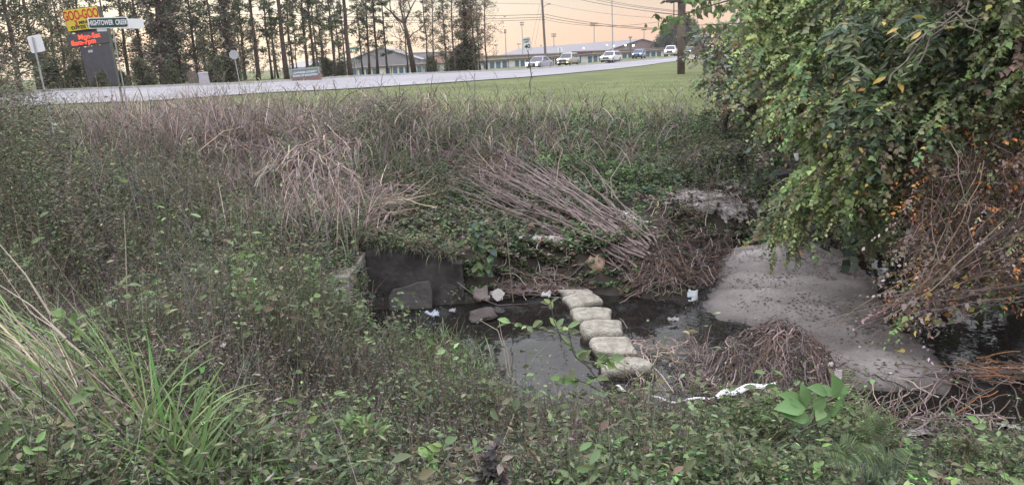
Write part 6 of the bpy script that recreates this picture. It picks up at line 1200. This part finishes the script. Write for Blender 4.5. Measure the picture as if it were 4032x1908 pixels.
# ferns
def fern(lab, u, v, Y, fronds, seed, col):
    r = np.random.default_rng(seed); b0 = at_y(u, v, Y); t = thing('fern', lab, 'fern', b0, 0, 'ferns at the lower right')
    for (tu, tv, sag) in fronds:
        P = arc(b0, at_y(tu, tv, Y + r.normal(.0, .12)), sag, 12); B = Batch(); n = 46; s = np.linspace(.10, .99, n); q = np.stack([np.interp(s * 11, np.arange(12), P[:, j]) for j in range(3)], -1)
        g_ = unit(np.stack([np.interp(s * 11, np.arange(12), np.gradient(P[:, j])) for j in range(3)], -1)); nr = unit(np.array([0, -.55, 1.0]) + 0 * g_); sd_ = unit(np.cross(g_, nr)); sg = np.where(np.arange(n) % 2 == 0, 1, -1)[:, None]
        l = (.078 * np.sin(np.clip(s * 1.05, 0, 1) * math.pi) ** .6 + .012); B.add(*leaf_arrays(q, sd_ * sg + g_ * .35 + r.normal(0, .06, (n, 3)), nr + r.normal(0, .1, (n, 3)), l, .0085 + 0 * l, pick(col, [3] * len(col), n, r, .12), T_LEAF))
        q8 = P; Vw = np.stack([q8 - np.array([.002, 0, 0]), q8 + np.array([.002, 0, 0])], 1).reshape(-1, 3); k = np.arange(11); B.add(Vw, np.stack([2 * k, 2 * k + 1, 2 * k + 3, 2 * k + 2], -1), np.tile(np.array(PAL['ol']), (24, 1)))
        B.build('frond', None, t)
fern('yellow green fern whose upright frond crosses the tip of the sand bar', 3470, 1780, 4.6, [(3320, 1440, .05), (3400, 1600, .06), (3370, 1680, .06), (3520, 1660, .06)], 3, ['ol', 'gg', 'gm'])
fern('green fern spreading low at the bottom right', 3540, 1940, 3.8, [(3330, 1840, .08), (3380, 1880, .06), (3440, 1780, .08), (3600, 1790, .08), (3660, 1860, .07), (3320, 1910, .04)], 4, ['gg', 'gm', 'gd'])
fern('fern in the weeds under the big leaved plant', 3380, 1860, 4.3, [(3240, 1780, .06), (3310, 1730, .06), (3260, 1830, .05), (3440, 1770, .06)], 5, ['gm', 'gg'])
# grass clumps, lower left
def clump(name, lab, u, v, Y, n_, phi, dphi, L, a0, a1, wd, pal, wts, seed, sx_=.12, sy=.08, ns=9):
    r = np.random.default_rng(seed); X = float(at_y(u, v, Y)[0]); t = thing(name, lab, 'grass clump', (X, Y, float(H(X, Y)))); q = np.c_[X + r.normal(0, sx_, n_), Y + r.normal(0, sy, n_), np.zeros(n_)]; q[:, 2] = Hg(q[:, 0], q[:, 1]) - .02
    A = np.abs(r.normal(a0[0], a0[1], n_)); B = Batch(); B.add(*blade_arrays(q, phi + r.normal(0, dphi, n_), A, A + np.abs(r.normal(a1[0], a1[1], n_)), r.uniform(*L, n_), r.uniform(*wd, n_), pick(pal, wts, n_, r, .2), ns, twist=r.uniform(0, math.pi, n_))); B.build('blades', None, t, smooth=True); return t
clump('grass_clump', 'bright green long bladed grass clump arching up at the lower left', 720, 1880, 3.5, 230, math.pi * .6, 2.0, (.4, .95), (.15, .2), (1.3, .7), (.014, .026), ['vg', 'gb', 'gg', 'tg'], [1.6, 3, 4, 2], 1)
clump('grass_clump', 'long green grass swept to the left picture edge', 600, 1850, 3.65, 1300, math.pi * .97, .26, (.55, 1.3), (.62, .16), (1.0, .35), (.007, .015), ['vg', 'gb', 'gg', 'ty', 'st'], [1, 4, 2.5, 1.5, 2.2], 2, .26, .24)
clump('dry_grass_clump', 'pale straw coloured grass swept leftwards under the long green grass', 380, 1860, 3.55, 1100, math.pi * .98, .34, (.5, 1.15), (.55, .22), (.95, .35), (.004, .011), ['st', 'ps', 'pb', 'ol', 'br'], [4, 3, 2.5, 1.5, 1.5], 3, .4, .22)
clump('grass_clump', 'green grass tuft growing at the water edge by the mud clump', 1790, 1390, 7.55, 110, 0, 3, (.25, .62), (.2, .25), (1.1, .6), (.007, .014), ['gg', 'gb', 'ol', 'gm'], [4, 2, 1.5, 2], 4, .16, .12)
clump('grass_clump', 'lower green grass tuft just right of the water edge tuft', 1880, 1500, 6.9, 80, 0, 3, (.15, .4), (.3, .3), (1.1, .6), (.007, .013), ['vg', 'gg', 'gm'], [4, 2, 2], 5, .14, .1)
plant('weed', 'pointed light green leaf pair in the bottom left corner', 'plant', 3.0, [[(60, 1990), (40, 1900), (40, 1880)]], .16, ['ty', 'gb'], [2, 2], 66, nl=5, wr=(.3, .4))

# ------------------------------------------------------------------ volume added to lift the far blacks: haze
hm = bpy.data.materials.new('added_haze'); hm.use_nodes = True; t = hm.node_tree; t.nodes.clear(); vo = t.nodes.new('ShaderNodeVolumePrincipled'); ou = t.nodes.new('ShaderNodeOutputMaterial'); t.links.new(vo.outputs[0], ou.inputs['Volume'])
vo.inputs['Color'].default_value = (.86, .84, .86, 1); vo.inputs['Density'].default_value = HAZE; vo.inputs['Anisotropy'].default_value = .2
if HAZE: tag(MB().box((0, 310, 12), (900, 680, 32)).build('added_haze', hm), kind='stuff')
